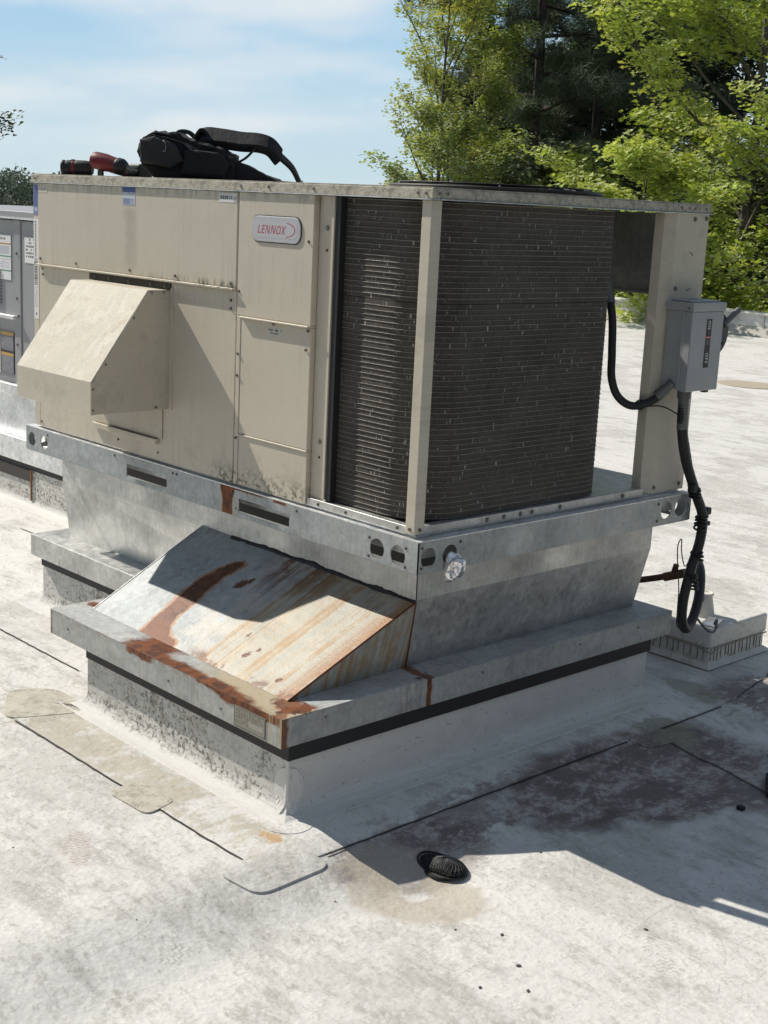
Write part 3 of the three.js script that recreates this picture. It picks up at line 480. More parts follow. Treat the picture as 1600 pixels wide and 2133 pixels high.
  t.part('hem', tube([B, [-0.1115, 0.3885, 0.097], Dd], 0.0028, 12, 6), rustEdge); t.part('hem', tube([[A[0] + 0.001, A[1], A[2]], [-1.115, 0.3935, 0.093], C], 0.0022, 12, 6), galv); t.part('hem', tube([[-0.0915, 0.495, -0.111], [-0.121, 0.388, -0.127], D], 0.003, 12, 6), rustEdge);
  // smeared black mastic along the upper seam
  const R = rng(9), mv = []; { const N = 150, at = i => { const q = 0.16 + 0.84 * i / N, x = lerp(A[0], B[0], q), y = lerp(A[1], B[1], q), w = 0.003 + 0.020 * Math.max(0, fA(q * 1.9, 0.37) * 0.6 + fB(q * 0.8, 0.2) * 0.55 - 0.40) * sm(0.16, 0.35, q), dn = 0.002 + 0.010 * Math.max(0, fB(q * 1.1, 0.7) - 0.45); return [[x, y + w, -0.1118], [x, y + w * 0.55, -0.1065], [x, y - 0.0015, -0.1035], [x, y - dn * 0.55 - 0.001, -0.110 + dn * 1.3 + 0.003], [x, y - dn - 0.002, -0.110 + dn * 1.63]]; }; for (let i = 0; i < N; i++) { const a = at(i), b = at(i + 1); for (let k = 0; k < 4; k++) mv.push(...a[k], ...a[k + 1], ...b[k + 1], ...a[k], ...b[k + 1], ...b[k]); } }
  const mg = new THREE.BufferGeometry(); mg.setAttribute('position', new THREE.Float32BufferAttribute(mv, 3)); mg.computeVertexNormals();
  t.part('mastic', mg, black, null, 'smeared black mastic');
  for (const [x, y] of [[-1.1, 0.24], [-0.55, 0.235], [-0.3, 0.23]]) t.share('screw', screwGeo, boltMat, [x, y, 0.400]);
  for (const z of [0.25, -0.35, -0.8, -1.1]) t.share('screw', screwGeo, boltMat, [-0.038, 0.255, z], null, toX);
  // data plate
  const cv = document.createElement('canvas'); cv.width = 256; cv.height = 128; const g2 = cv.getContext('2d'); g2.fillStyle = '#8d8b80'; g2.fillRect(0, 0, 256, 128); g2.fillStyle = '#55544c'; for (let j = 0; j < 9; j++) { for (let i = 0; i < 10; i++) if (R() > 0.25) g2.fillRect(12 + i * 23, 10 + j * 11, 8 + R() * 12, 5); } g2.fillStyle = '#a09e92'; g2.fillRect(120, 66, 118, 34); g2.strokeStyle = '#4a4a42'; g2.lineWidth = 4; g2.strokeRect(3, 3, 250, 122);
  const pt = new THREE.CanvasTexture(cv); pt.colorSpace = THREE.SRGBColorSpace;
  t.part('data_plate', mapUV(box(-0.238, -0.105, 0.206, 0.262, 0.3985, 0.4005), (x, y) => [(x + 0.238) / 0.133, (y - 0.206) / 0.056]), std({ map: pt, roughness: 0.5, metalness: 0.3 }), null, 'weathered metal data plate');
}

// ------------------------------------------------------------------ sticker print
function sticker(w, h, draw) { const cv = document.createElement('canvas'); cv.width = w; cv.height = h; const c = cv.getContext('2d'); draw(c, w, h); const t = new THREE.CanvasTexture(cv); t.colorSpace = THREE.SRGBColorSpace; return std({ map: t, roughness: 0.55 }); }
const lines = (c, x, y, w, h, rows, col, seed, fill = 0.6) => { const R = rng(seed); c.fillStyle = col; for (let j = 0; j < rows; j++) { let q = x; while (q < x + w - 4) { const l = 3 + R() * w * 0.12; if (R() > 0.2) c.fillRect(q, y + j * h / rows, Math.min(l, x + w - q), h / rows * fill); q += l + 2 + R() * 4; } } };
const zPlate = (x0, x1, y0, y1, z0, z1) => mapUV(box(x0, x1, y0, y1, z0, z1), (x, y) => [(x - x0) / (x1 - x0), (y - y0) / (y1 - y0)]);
const xPlate = (x0, x1, y0, y1, z0, z1) => mapUV(box(x0, x1, y0, y1, z0, z1), (x, y, z) => [(z1 - z) / (z1 - z0), (y - y0) / (y1 - y0)]);

// ------------------------------------------------------------------ the packaged rooftop unit
const unit = new Thing('rooftop_unit', 'beige packaged rooftop air conditioner with open condenser coil and rain hood', 'air conditioner', [-1.0, 0.62, -0.6]);
{
  const t = unit, fp = g => mapUV(g, (x, y) => [FX(x), FY(y)]);
  // base rail: four punched sheets with a top and a bottom lip
  const railTex = tex(2048, 128, (u, v) => {    // x -2.08..0.03, y 0.615..0.715
    const x = u * 2.11 - 2.08, y = 0.615 + v * 0.1, n = fB(u * 8, v * 0.6), tone = galvTone(u * 2.6, v * 0.12);
    let c = [tone * 0.93, tone * 0.985, tone * 1.005];
    c = mix3(c, [0.50, 0.49, 0.45], 0.45 * sm(-0.55, -0.35, x) * sm(0.4, 0.75, fV(u * 3, v * 0.2)));
    const run = sm(0.0, 1, 1) * (sm(0.030, 0.022, Math.abs(x + 0.815) - 0.012 * sm(0.66, 0.708, y) + 0.006 * (n - 0.5)));
    const lip = sm(0.697 + 0.006 * n, 0.702, y) * sm(-0.86, -0.82, x) * sm(-0.60, -0.68, x), sp = sm(0.035, 0.025, Math.abs(x + 0.56)) * sm(0.692 + 0.008 * n, 0.70, y);
    c = mix3(c, [0.45, 0.40, 0.33], sm(0.055, 0.03, Math.abs(x + 0.815)) * 0.6);
    return mix3(c, rustPatch(u * 10, v * 0.5), clamp(run + lip + sp));
  });
  const railMat = std({ map: railTex, roughness: 0.55, metalness: 0.5 });
  const fr = extrude([[-2.073, 0.62], [0.028, 0.62], [0.028, 0.706], [-2.073, 0.706]], [circ(-2.030, 0.661, 0.026), circ(-1.940, 0.661, 0.026), rectPath(-1.385, -1.145, 0.633, 0.677), rectPath(-0.757, -0.512, 0.633, 0.677), circ(-0.133, 0.656, 0.0285), circ(-0.050, 0.656, 0.0285)], 0.003, 0, 24).translate(0, 0, 0.006);
  const rail = t.part('base_rail', mapUV(fr, (x, y) => [(x + 2.08) / 2.11, (y - 0.615) / 0.1]), railMat, null, 'punched galvanised front base rail with a rust run');
  const sr = extrude([[-0.009, 0.62], [1.226, 0.62], [1.226, 0.706], [-0.009, 0.706]], [circ(0.030, 0.661, 0.0285), circ(0.112, 0.658, 0.0285), circ(1.095, 0.666, 0.0285), circ(1.170, 0.666, 0.0285)], 0.003, 0, 24).rotateY(Math.PI / 2).translate(0.025, 0, 0);
  const rail2 = t.part('base_rail', sr, galvRail, null, 'punched galvanised side base rail');
  t.part('base_rail', extrude([[-2.073, 0.62], [0.028, 0.62], [0.028, 0.706], [-2.073, 0.706]], [rectPath(-1.4, -1.1, 0.633, 0.677), rectPath(-0.757, -0.512, 0.633, 0.677), circ(-0.13, 0.66, 0.0285), circ(-0.05, 0.66, 0.0285), circ(-1.95, 0.66, 0.0285)], 0.003, 0, 16).translate(0, 0, -1.229), galvRail);
  t.part('base_rail', extrude([[-0.006, 0.62], [1.226, 0.62], [1.226, 0.706], [-0.006, 0.706]], [circ(0.05, 0.661, 0.026), circ(0.13, 0.661, 0.026), circ(1.1, 0.661, 0.026)], 0.003, 0, 16).rotateY(Math.PI / 2).translate(-2.073, 0, 0), galvRail);
  t.part('rail_lip', merge(box(-2.073, 0.028, 0.7062, 0.7092, -0.035, 0.009), box(-0.010, 0.028, 0.7062, 0.7092, -1.229, -0.0352), box(-2.073, -2.03, 0.7062, 0.7092, -1.229, -0.0352)), galvNew);
  t.part('rail_lip', merge(box(-2.070, 0.025, 0.6175, 0.6198, -0.008, 0.008), box(0.010, 0.026, 0.6175, 0.6198, -1.226, -0.0082)), galvRail);
  // insulated pan seen through the slots
  t.part('base_pan', merge(box(-2.03, -0.016, 0.6460, 0.7055, -1.19, -0.045), box(-2.02, -0.012, 0.7095, 0.716, -1.205, -0.0155)), galvNew);
  t.part('slot_shade_block', box(-2.03, -0.080, 0.5980, 0.6455, -1.21, -0.100), black);  // black block added so the rail slots read dark below the pan
  for (const x of [-0.165, -0.02]) for (const y of [0.63, 0.682]) t.share('screw', screwGeo, boltDark, [x, y, 0.0105], rail);
  for (const z of [-0.005, -0.15, -1.05]) for (const y of [0.635, 0.69]) t.share('screw', screwGeo, boltDark, [0.0295, y, z], rail2, toX);
  for (const x of [-1.915, -1.46, -1.11, -1.09, -0.79, -0.48]) t.share('screw', screwGeo, boltDark, [x, 0.693, 0.0105], rail);

  // closed supply section behind the doors
  t.part('cabinet_body', box(-2.008, -0.386, 0.7165, 1.586, -1.200, -0.022), paintPlain);
  t.part('corner_post', fp(box(-2.0225, -1.984, 0.7165, 1.5865, -0.045, -0.001, 0.003)), paint);
  const upper = t.part('upper_door', fp(box(-1.981, -0.8035, 1.3075, 1.5870, -0.0215, 0.004, 0.003)), paint, null, 'upper service door with stickers');
  t.part('drip_lip', fp(box(-1.981, -0.8035, 1.3005, 1.3070, -0.0215, 0.0175, 0.0015)), paint, upper);
  const lower = t.part('lower_panel', fp(box(-1.981, -0.8035, 0.7165, 1.2995, -0.0215, 0.0005, 0.003)), paint, null, 'lower panel behind the rain hood');
  const ctl = t.part('control_panel', fp(box(-0.7965, -0.4525, 1.2290, 1.5870, -0.0215, 0.0045, 0.003)), paint, null, 'control panel with the oval badge');
  t.part('drip_lip', fp(box(-0.7765, -0.4525, 1.2235, 1.2285, -0.0215, 0.0165, 0.0015)), paint, ctl);
  t.part('side_strip', fp(box(-0.7965, -0.7775, 0.7165, 1.2285, -0.0215, 0.0030, 0.002)), paint);
  const acc = t.part('access_door', fp(box(-0.7765, -0.4525, 0.8745, 1.2230, -0.0215, 0.0018, 0.003)), paint, null, 'small access door below the badge panel');
  t.part('drip_lip', fp(box(-0.7765, -0.4525, 0.8690, 0.8740, -0.0215, 0.0055, 0.0015)), paint, acc);
  t.part('kick_panel', fp(box(-0.7765, -0.4525, 0.7165, 0.8685, -0.0215, 0.0012, 0.002)), paint);
  t.part('column', fp(merge(box(-0.4505, -0.378, 0.7165, 1.5865, -0.0600, -0.0140, 0.002), box(-0.388, -0.3785, 0.745, 1.5860, -0.0139, -0.004, 0.001))), paint, null, 'recessed column beside the coil');
  t.part('coil_edge_channel', box(-0.3775, -0.356, 0.742, 1.5860, -0.060, -0.008, 0.002), darkSteel);
  // other sides of the cabinet
  t.part('end_panel', box(-2.0225, -2.0085, 0.7165, 1.5860, -1.200, -0.0455, 0.003), paintPlain);
  t.part('back_panel', box(-2.0225, -0.386, 0.7165, 1.5860, -1.2140, -1.2005, 0.003), paintPlain);
  // corner posts and the wide far post
  const post = t.part('corner_post', fp(box(-0.0365, 0, 0.7195, 1.5875, -0.0365, 0, 0.003)), paintPlain, null, 'slim corner post before the coil');
  const wide = t.part('corner_post', metreUV(extrude([[-1.214, 0], [-1.046, 0], [-1.010, -0.020], [-1.005, -0.050], [-1.012, -0.050], [-1.016, -0.024], [-1.048, -0.006], [-1.206, -0.006], [-1.206, -0.045], [-1.214, -0.045]].map(([z, x]) => [x, -z]), null, 0.868).rotateX(-Math.PI / 2).translate(0, 0.7195, 0)), paintPlain, null, 'wide corner post carrying the disconnect switch');
  // top cap
  const cap = t.part('top_cap', merge(box(-2.0285, 0.0045, 1.5905, 1.6160, -0.030, 0.0045, 0.002), box(-0.030, 0.0045, 1.5905, 1.6160, -1.2180, -0.0305, 0.002), box(-2.0285, -1.999, 1.5905, 1.6160, -1.2180, -0.0305, 0.002), box(-1.9985, -0.0305, 1.5905, 1.6160, -1.2180, -1.1905, 0.002)), capMat, null, 'lichen speckled top cap');
  t.part('cap_lip', merge(box(-2.0295, 0.0055, 1.5878, 1.5902, -0.020, 0.0115), box(-0.02, 0.0095, 1.5878, 1.5902, -1.2195, -0.0202)), galvNew, cap);
  const topShape = new THREE.Shape([[-2.027, -0.003], [0.003, -0.003], [0.003, 1.2165], [-2.027, 1.2165]].map(p => new THREE.Vector2(...p))); topShape.holes.push(circ(-0.36, 0.62, 0.30));
  t.part('top_panel', new THREE.ExtrudeGeometry(topShape, { depth: 0.003, bevelEnabled: false, curveSegments: 40 }).rotateX(-Math.PI / 2).translate(0, 1.6165, 0), capMat);
  // fan guard and fan
  const guard = [new THREE.TorusGeometry(0.315, 0.006, 6, 64).rotateX(Math.PI / 2)]; for (let k = 1; k < 12; k++) guard.push(new THREE.TorusGeometry(0.026 * k, 0.002, 5, 48).rotateX(Math.PI / 2).translate(0, 0.012, 0));
  for (let k = 0; k < 8; k++) { const a = k * Math.PI / 4; guard.push(tube([[0.02 * Math.cos(a), 0.014, 0.02 * Math.sin(a)], [0.2 * Math.cos(a), 0.014, 0.2 * Math.sin(a)], [0.31 * Math.cos(a), 0.004, 0.31 * Math.sin(a)]], 0.003, 8, 5)); }
  t.part('fan_guard', merge(guard).translate(-0.36, 1.6285, -0.62), black, null, 'round black wire fan guard');
  const fan = [new THREE.CylinderGeometry(0.06, 0.06, 0.07, 20)]; for (let k = 0; k < 4; k++) fan.push(new THREE.BoxGeometry(0.2, 0.003, 0.13).rotateX(0.45).translate(0.16, 0, 0).rotateY(k * Math.PI / 2));
  t.part('fan', merge(fan).translate(-0.36, 1.54, -0.62), darkSteel);
  // channel under the coil
  const ch = t.part('coil_base_channel', merge(box(-0.450, -0.037, 0.7165, 0.7385, -0.030, -0.003, 0.0015), box(-0.030, -0.0035, 0.7165, 0.7395, -0.262, -0.0372, 0.0015), box(-0.030, -0.0025, 0.7165, 0.7400, -1.004, -0.2625, 0.0015), box(-0.38, -0.031, 0.7168, 0.7300, -1.200, -0.0305)), galv, null, 'galvanised channel under the coil');
  for (const z of [-0.285, -0.355, -0.425, -0.475, -0.60, -0.9]) t.share('bolt', boltGeo, boltMat, [0.0015, 0.728, z], ch, toX);
  for (const x of [-0.40, -0.28, -0.07]) t.share('bolt', screwGeo, boltDark, [x, 0.727, -0.001], ch);

  // L-shaped condenser coil in two stacked slabs, bent round the near corner, guard wires outside
  const path = (o) => { const pts = [], r = 0.150 + o, xe = -0.022 + o, zf = -0.030 + o, cx = -0.022 - 0.150, cz = -0.030 - 0.150; pts.push([-0.357, zf]); for (let i = 1; i < 4; i++) pts.push([lerp(-0.357, cx, i / 4), zf]); for (let i = 0; i <= 12; i++) { const a = Math.PI / 2 * (1 - i / 12); pts.push([cx + r * Math.cos(a), cz + r * Math.sin(a)]); } const z2 = -0.832 + 0.095, r2_ = 0.095 + o, cx2 = -0.022 - 0.095; for (let i = 1; i <= 6; i++) pts.push([xe, lerp(cz, z2, i / 6)]); for (let i = 1; i <= 8; i++) { const a = -Math.PI / 2 * i / 8; pts.push([cx2 + r2_ * Math.cos(a), z2 + r2_ * Math.sin(a)]); } pts.push([-0.20, z2 - r2_], [-0.27, z2 - r2_]); return pts; };
  const out = path(0), inn = path(-0.035), len = [0]; for (let i = 1; i < out.length; i++) len.push(len[i - 1] + Math.hypot(out[i][0] - out[i - 1][0], out[i][1] - out[i - 1][1]));
  const CL = len[len.length - 1], Y0 = 0.7405, Y1 = 1.5855, ROWS = 58, PIT = (Y1 - Y0) / ROWS;
  const coilTex = (() => { const W = 2048, H = 1160, R = rng(31), cell = new Float32Array(W * ROWS); const sp = new Map();
    for (let i = 0; i < 3000; i++) { const row = Math.floor(R() * ROWS), uu = R(), w = R() < 0.5 ? 1.5 + R() * 1.5 : 3 + R() * 3.5, br = 0.06 + 0.22 * R() * R() + (R() < 0.14 ? 0.35 : 0), h0 = R() * 0.35, h1 = Math.min(1, h0 + 0.35 + R() * 0.7); if (fA(uu * 1.3, row / ROWS) < 0.36 && R() < 0.6) continue; for (let x = Math.floor(uu * W); x < uu * W + w; x++) { const k = row * W + (x % W); if (!sp.has(k)) sp.set(k, []); sp.get(k).push([h0, h1, br]); } }
    return tex(W, H, (u, v, i, j) => { const row = Math.min(ROWS - 1, Math.floor(v * ROWS)), f = v * ROWS - row, n = fB(u * 5, v * 4), big = fA(u * 1.2, v), k = (0.058 + 0.040 * (big - 0.4)) * (0.75 + 0.5 * fG(u * 8, v * 2)) * (i % 3 === 0 ? 0.7 : 1.1); let c = [k * 1.16, k * 1.0, k * 0.84]; c = mix3(c, [0.105, 0.093, 0.078], 0.6 * sm(0.48, 0.85, n * 0.6 + fA(u * 3, v * 2.2) * 0.45)); if (fG(u * 9 + 0.2, v * 7) > 0.82) c = mix3(c, [0.14, 0.12, 0.095], 0.6); const q = sp.get(row * W + i); if (q) for (const [a, b, br] of q) if (f > a && f < b) c = mix3(c, [br * 1.0, br * 0.96, br * 0.88], 0.85); return c; }); })();
  const finBump = tex(64, 16, (u) => 0.5 + 0.5 * Math.cos(u * Math.PI * 2 * 16), { srgb: false });
  const coilMat = std({ map: coilTex, roughness: 0.8, bumpMap: rep(finBump, 26, 1), bumpScale: 0.0015 });
  const slab = (y0, y1) => { const pos = [], uv = [], q = (a, b, c, d, ua, ub) => { for (const [p, w] of [[a, ua], [b, ub], [c, ub], [a, ua], [c, ub], [d, ua]]) { pos.push(...p); uv.push(w, (p[1] - Y0) / (Y1 - Y0)); } };
    for (let i = 0; i < out.length - 1; i++) { const [ax, az] = out[i], [bx, bz] = out[i + 1], [cx, cz] = inn[i], [dx, dz] = inn[i + 1], ua = len[i] / CL, ub = len[i + 1] / CL; q([ax, y0, az], [bx, y0, bz], [bx, y1, bz], [ax, y1, az], ua, ub); q([dx, y0, dz], [cx, y0, cz], [cx, y1, cz], [dx, y1, dz], ub, ua); q([ax, y1, az], [bx, y1, bz], [dx, y1, dz], [cx, y1, cz], ua, ub); q([cx, y0, cz], [dx, y0, dz], [bx, y0, bz], [ax, y0, az], ua, ub); }
    const e = out.length - 1; q([out[e][0], y0, out[e][1]], [inn[e][0], y0, inn[e][1]], [inn[e][0], y1, inn[e][1]], [out[e][0], y1, out[e][1]], 0.98, 1); q([inn[0][0], y0, inn[0][1]], [out[0][0], y0, out[0][1]], [out[0][0], y1, out[0][1]], [inn[0][0], y1, inn[0][1]], 0, 0.02);
    const g = new THREE.BufferGeometry(); g.setAttribute('position', new THREE.Float32BufferAttribute(pos, 3)); g.setAttribute('uv', new THREE.Float32BufferAttribute(uv, 2)); g.computeVertexNormals(); g.userData.uv = true; return g; };
  const YM = Y0 + PIT * 40;
  const coil = [t.part('coil', slab(Y0, YM - 0.001), coilMat, null, 'lower condenser coil slab'), t.part('coil', slab(YM + 0.0005, Y1), coilMat, null, 'upper condenser coil slab')];
  t.part('coil_end_plate', box(-0.273, -0.2702, Y0, Y1, -0.835, -0.795), darkSteel);
  t.part('gap_shade_block', box(-0.35, -0.075, YM - 0.02, YM + 0.03, -0.79, -0.14), black);  // black block added behind the slab joint so the gap stays dark
  const wireTex = tex(2048, 8, (u, v) => { const n = fB(u * 7, v + 0.3) * 0.55 + fG(u * 5, v) * 0.45, k = lerp(0.12, 0.46, sm(0.28, 0.74, n)); return [k, k * 0.92, k * 0.82]; });
  const wireMats = [0.13, 0.41, 0.72, 0.9, 0.27].map((o, i) => { const t_ = rep(wireTex, 0.8, 1); t_.offset.set(o, 0); return std({ map: t_, color: rgb(0.75 + 0.12 * (i % 3), 0.75 + 0.12 * (i % 3), 0.75 + 0.12 * (i % 3)), roughness: 0.6, metalness: 0.2 }); });
  const wp = path(0.0010), wireGeo = (() => { const g = tube(wp.map(([x, z]) => [x, 0, z]), 0.0010, 56, 5), uv = g.attributes.uv; for (let i = 0; i < uv.count; i++) uv.setXY(i, uv.getX(i), uv.getY(i)); return g; })();
  const RWi = rng(71); for (let k = 0; k <= ROWS; k++) { if (k === 40) continue; t.share('guard_wire', wireGeo, wireMats[Math.floor(RWi() * 5)], [(RWi() - 0.5) * 0.0012, Y0 + 0.004 + k * (PIT - 0.00012) + (RWi() - 0.5) * 0.0012, (RWi() - 0.5) * 0.0012], coil[k < 40 ? 0 : 1]); }
  // open rear bay: dark baffle, whip of conduit comes later
  t.part('baffle', box(-0.375, -0.035, 1.336, 1.5860, -1.2130, -1.2050), galvRail, null, 'grey steel baffle high in the open rear bay');
  t.part('baffle_lip', box(-0.375, -0.035, 1.330, 1.3358, -1.2130, -1.185), galv);
  t.part('compressor', merge(new THREE.CylinderGeometry(0.075, 0.08, 0.24, 24).translate(-0.24, 0.86, -0.42), new THREE.SphereGeometry(0.075, 20, 10, 0, 6.3, 0, 1.57).translate(-0.24, 0.98, -0.42)), black);

  // rain hood over the outside air intake
  const hp = [[1.275, 0.003], [1.275, 0.086], [0.997, 0.287], [0.894, 0.287]], hx0 = -1.615, hx1 = -1.152, seg = (a, b, th = 0.002) => sheet([[hx0, b[0], b[1]], [hx1, b[0], b[1]], [hx1, a[0], a[1]], [hx0, a[0], a[1]]], th);
  const hood = t.part('rain_hood', merge(seg(hp[0], hp[1]), seg(hp[1], hp[2])), hoodMat, null, 'sloping rain hood over the intake');
  t.part('front_lip', seg(hp[2], hp[3]), paintPlain, hood);
  for (const [x, d] of [[hx1, 1], [hx0, -1]]) { const P = [[x, 1.272, 0.003], [x, 0.896, 0.003], [x, 0.896, 0.285], [x, 0.997, 0.285], [x, 1.272, 0.0855]]; t.part('side_panel', sheet(d > 0 ? P.slice().reverse().map(p => [p[0] + 0.0012, p[1], p[2]]) : P.map(p => [p[0] - 0.0012, p[1], p[2]]), 0.002), paintPlain, hood); }
  t.part('side_flange', box(hx1 + 0.0022, hx1 + 0.020, 0.894, 1.282, 0.0008, 0.0035), paintPlain, hood);
  t.part('edge_fold', merge(sheet([[hx1 + 0.0025, 0.99, 0.2875], [hx1 + 0.0025, 0.99, 0.270], [hx1 + 0.0025, 1.268, 0.071], [hx1 + 0.0025, 1.2745, 0.0865]], 0.0018), box(hx1 + 0.001, hx1 + 0.003, 0.895, 0.995, 0.272, 0.2865)), paintPlain, hood);
  for (const [y, z] of [[1.268, 0.070], [1.268, 0.025], [1.19, 0.135], [1.05, 0.235], [0.975, 0.28], [0.91, 0.28], [0.905, 0.05]]) t.share('screw', screwGeo, boltMat, [hx1 + 0.0045, y, z], hood, toX);
  t.part('foam_seal', merge(box(-1.63, -1.145, 1.2765, 1.2965, 0.0008, 0.006)), std({ color: rgb(0.06, 0.058, 0.052), roughness: 0.95 }), null, 'dirty foam strip above the hood');
  for (const x of [-1.59, -1.5, -1.38, -1.25, -1.17]) t.share('screw', boltGeo, boltDark, [x, 1.286, 0.0085], hood);
  const mesh = t.part('intake_screen', box(hx0 + 0.004, hx1 - 0.004, 0.897, 0.900, 0.004, 0.283), darkSteel);
  // low relief panel and ledge beneath the hood
  t.part('relief_panel', fp(box(-1.600, -1.184, 0.792, 0.893, 0.0008, 0.0040, 0.001)), paint); t.part('relief_ledge', fp(box(-1.600, -1.205, 0.772, 0.7900, 0.0008, 0.0145, 0.0015)), paint);

  // screws of the doors
  const zs = [[-1.965, 1.325], [-1.72, 1.322], [-1.38, 1.322], [-1.12, 1.322], [-0.83, 1.32], [-0.83, 1.27], [-0.83, 1.245], [-1.955, 1.29], [-1.955, 1.27], [-0.787, 1.30], [-0.787, 1.115], [-0.788, 1.05], [-0.469, 1.16], [-0.62, 1.218], [-0.463, 1.214], [-0.472, 1.46], [-1.30, 0.905], [-1.97, 0.735], [-1.45, 0.75], [-1.21, 0.744], [-0.786, 0.86]];
  zs.forEach(([x, y], i) => t.share('screw', screwGeo, i % 3 === 1 ? boltMat : boltDark, [x, y, x > -0.8 ? 0.0065 : y > 1.3 ? 0.0065 : 0.003]));
  for (const [x, y] of [[-0.415, 1.500], [-0.415, 0.905]]) t.share('bolt', boltGeo, boltMat, [x, y, -0.0105]);
  for (const [x, y] of [[-0.415, 1.44], [-0.415, 0.86]]) t.share('screw', screwGeo, boltDark, [x, y, -0.0125]);
  for (const [z, y] of [[-1.07, 1.362], [-1.14, 1.572], [-1.20, 1.575], [-1.055, 0.738], [-1.19, 0.738]]) t.share('screw', boltGeo, boltMat, [0.004, y, z], wide, toX);
  for (const [z, y] of [[-0.02, 1.604], [-0.05, 1.604], [-1.06, 1.604], [-1.10, 1.604], [-1.13, 1.604], [-1.19, 1.604]]) t.share('screw', screwGeo, boltMat, [0.0065, y, z], cap, toX);
  for (const x of [-2.0, -0.79, -0.66, -0.46, -0.02, -0.05]) t.share('screw', screwGeo, boltMat, [x, 1.604, 0.0065], cap);
  for (const p of [[-0.018, 0.733, 0.0015]]) t.share('screw', boltGeo, boltDark, p, post); t.share('screw', boltGeo, boltDark, [0.0015, 0.733, -0.018], post, toX);
  // scuffs where a bracket once sat on the far post
  const scuff = std({ color: rgb(0.30, 0.28, 0.24), roughness: 0.8 });
  for (const [y, z, a] of [[1.455, -1.13, 0.4], [1.345, -1.145, 1.2]]) t.part('bent_tab', new THREE.TorusGeometry(0.016, 0.0016, 5, 12, 1.4).rotateZ(a).rotateY(Math.PI / 2).translate(0.001, y, z), scuff, wide);

  // stickers and badge
  t.part('sticker', zPlate(-1.426, -1.351, 1.530, 1.586, 0.0042, 0.0048), sticker(160, 128, (c, w, h) => { c.fillStyle = '#b9bfcb'; c.fillRect(0, 0, w, h); c.fillStyle = '#41598f'; c.fillRect(0, 0, w, 36); lines(c, 10, 44, w - 20, 22, 3, '#8b95ad', 3); c.fillStyle = '#c9ccd2'; c.fillRect(0, 68, w, 10); c.fillStyle = '#7f8cab'; c.fillRect(10, 80, 90, 44); c.fillRect(110, 84, 30, 40); c.fillStyle = '#a9b2c6'; c.fillRect(116, 92, 16, 24); }), upper, 'blue and grey sticker');
  t.part('sticker', zPlate(-0.894, -0.8085, 1.555, 1.582, 0.0042, 0.0048), sticker(192, 64, (c, w, h) => { c.fillStyle = '#dcdcda'; c.fillRect(0, 0, w, h); lines(c, 8, 4, w - 40, 10, 1, '#b9b9b8', 4); lines(c, 10, 18, 140, 26, 1, '#5d6468', 8, 0.95); c.fillStyle = '#c2c2c0'; c.fillRect(158, 18, 34, 46); c.fillStyle = '#707070'; c.fillRect(166, 24, 5, 32); }), upper, 'white paper tag');
  t.part('sticker', zPlate(-1.977, -1.913, 1.555, 1.577, 0.0042, 0.0047), sticker(128, 48, (c, w, h) => { c.fillStyle = '#c9c4b6'; c.fillRect(0, 0, w, h); lines(c, 14, 10, 100, 28, 2, '#8d887b', 5); }), upper);
  t.part('sticker', zPlate(-2.0205, -1.986, 1.476, 1.583, -0.0008, -0.0002), sticker(64, 192, (c, w, h) => { c.fillStyle = '#7d86ab'; c.fillRect(0, 0, w, h); c.fillStyle = '#5a669c'; c.fillRect(8, 8, 48, 130); c.fillStyle = '#b9bfd2'; c.fillRect(14, 146, 36, 22); }), null, 'faded blue sticker on the corner post');
  t.part('sticker', zPlate(-2.0205, -1.9865, 1.107, 1.463, -0.0008, -0.0002), sticker(64, 640, (c, w, h) => { c.fillStyle = '#e6e5e0'; c.fillRect(0, 0, w, h); const R = rng(15); c.fillStyle = '#3c3c3c'; for (let j = 0; j < 12; j++) { c.fillRect(16, 18 + j * 19, 22, 4); c.fillRect(16 + R() * 16, 18 + j * 19, 6, 13); c.fillRect(16, 27 + j * 19, 20, 4); } for (let y = 252; y < 420; y += 3 + Math.floor(R() * 5)) c.fillRect(6, y, 44, 1.5 + R() * 2.5); lines(c, 8, 430, 12, 140, 16, '#555', 6); lines(c, 26, 430, 22, 140, 24, '#666', 7); c.fillRect(22, 600, 16, 18); }), null, 'tall white serial number label');
  t.part('sticker', zPlate(-0.650, -0.578, 1.186, 1.207, 0.0020, 0.0026), sticker(160, 56, (c, w, h) => { c.fillStyle = '#c8c5b9'; c.fillRect(0, 0, w, h); lines(c, 14, 8, 132, 16, 1, '#4b4b49', 21, 0.9); lines(c, 36, 32, 86, 16, 1, '#5a5a57', 22, 0.9); }), acc, 'small rectangular label');
  const bs = rrect(-0.726, -0.508, 1.4525, 1.5205, 0.026);
  const badge = t.part('badge', metreUV(extrude(bs, null, 0.0005, 0.0022, 16).translate(0, 0, 0.0062)), std({ color: rgb(0.50, 0.50, 0.52), roughness: 0.35 }), ctl, 'oval silver badge');
  t.part('badge', metreUV(extrude(rrect(-0.730, -0.504, 1.4485, 1.5245, 0.029), null, 0.0008, 0.0006, 16).translate(0, 0, 0.0047)), black, ctl, 'black rim of the badge');
  const logo = sticker(512, 160, (c, w, h) => { c.fillStyle = '#bcbcc1'; c.fillRect(0, 0, w, h); c.fillStyle = '#a45a69'; c.font = 'italic bold 104px sans-serif'; c.textBaseline = 'middle'; c.save(); c.translate(34, 84); c.scale(0.80, 1.12); c.fillText('LENNOX', 0, 0); c.restore(); c.strokeStyle = '#a8485c'; c.lineWidth = 9; c.beginPath(); c.ellipse(372, 80, 112, 66, 0, -1.4, 1.5); c.stroke(); c.lineWidth = 5; c.beginPath(); c.ellipse(372, 80, 117, 69, 0, -0.8, 0.9); c.stroke(); });
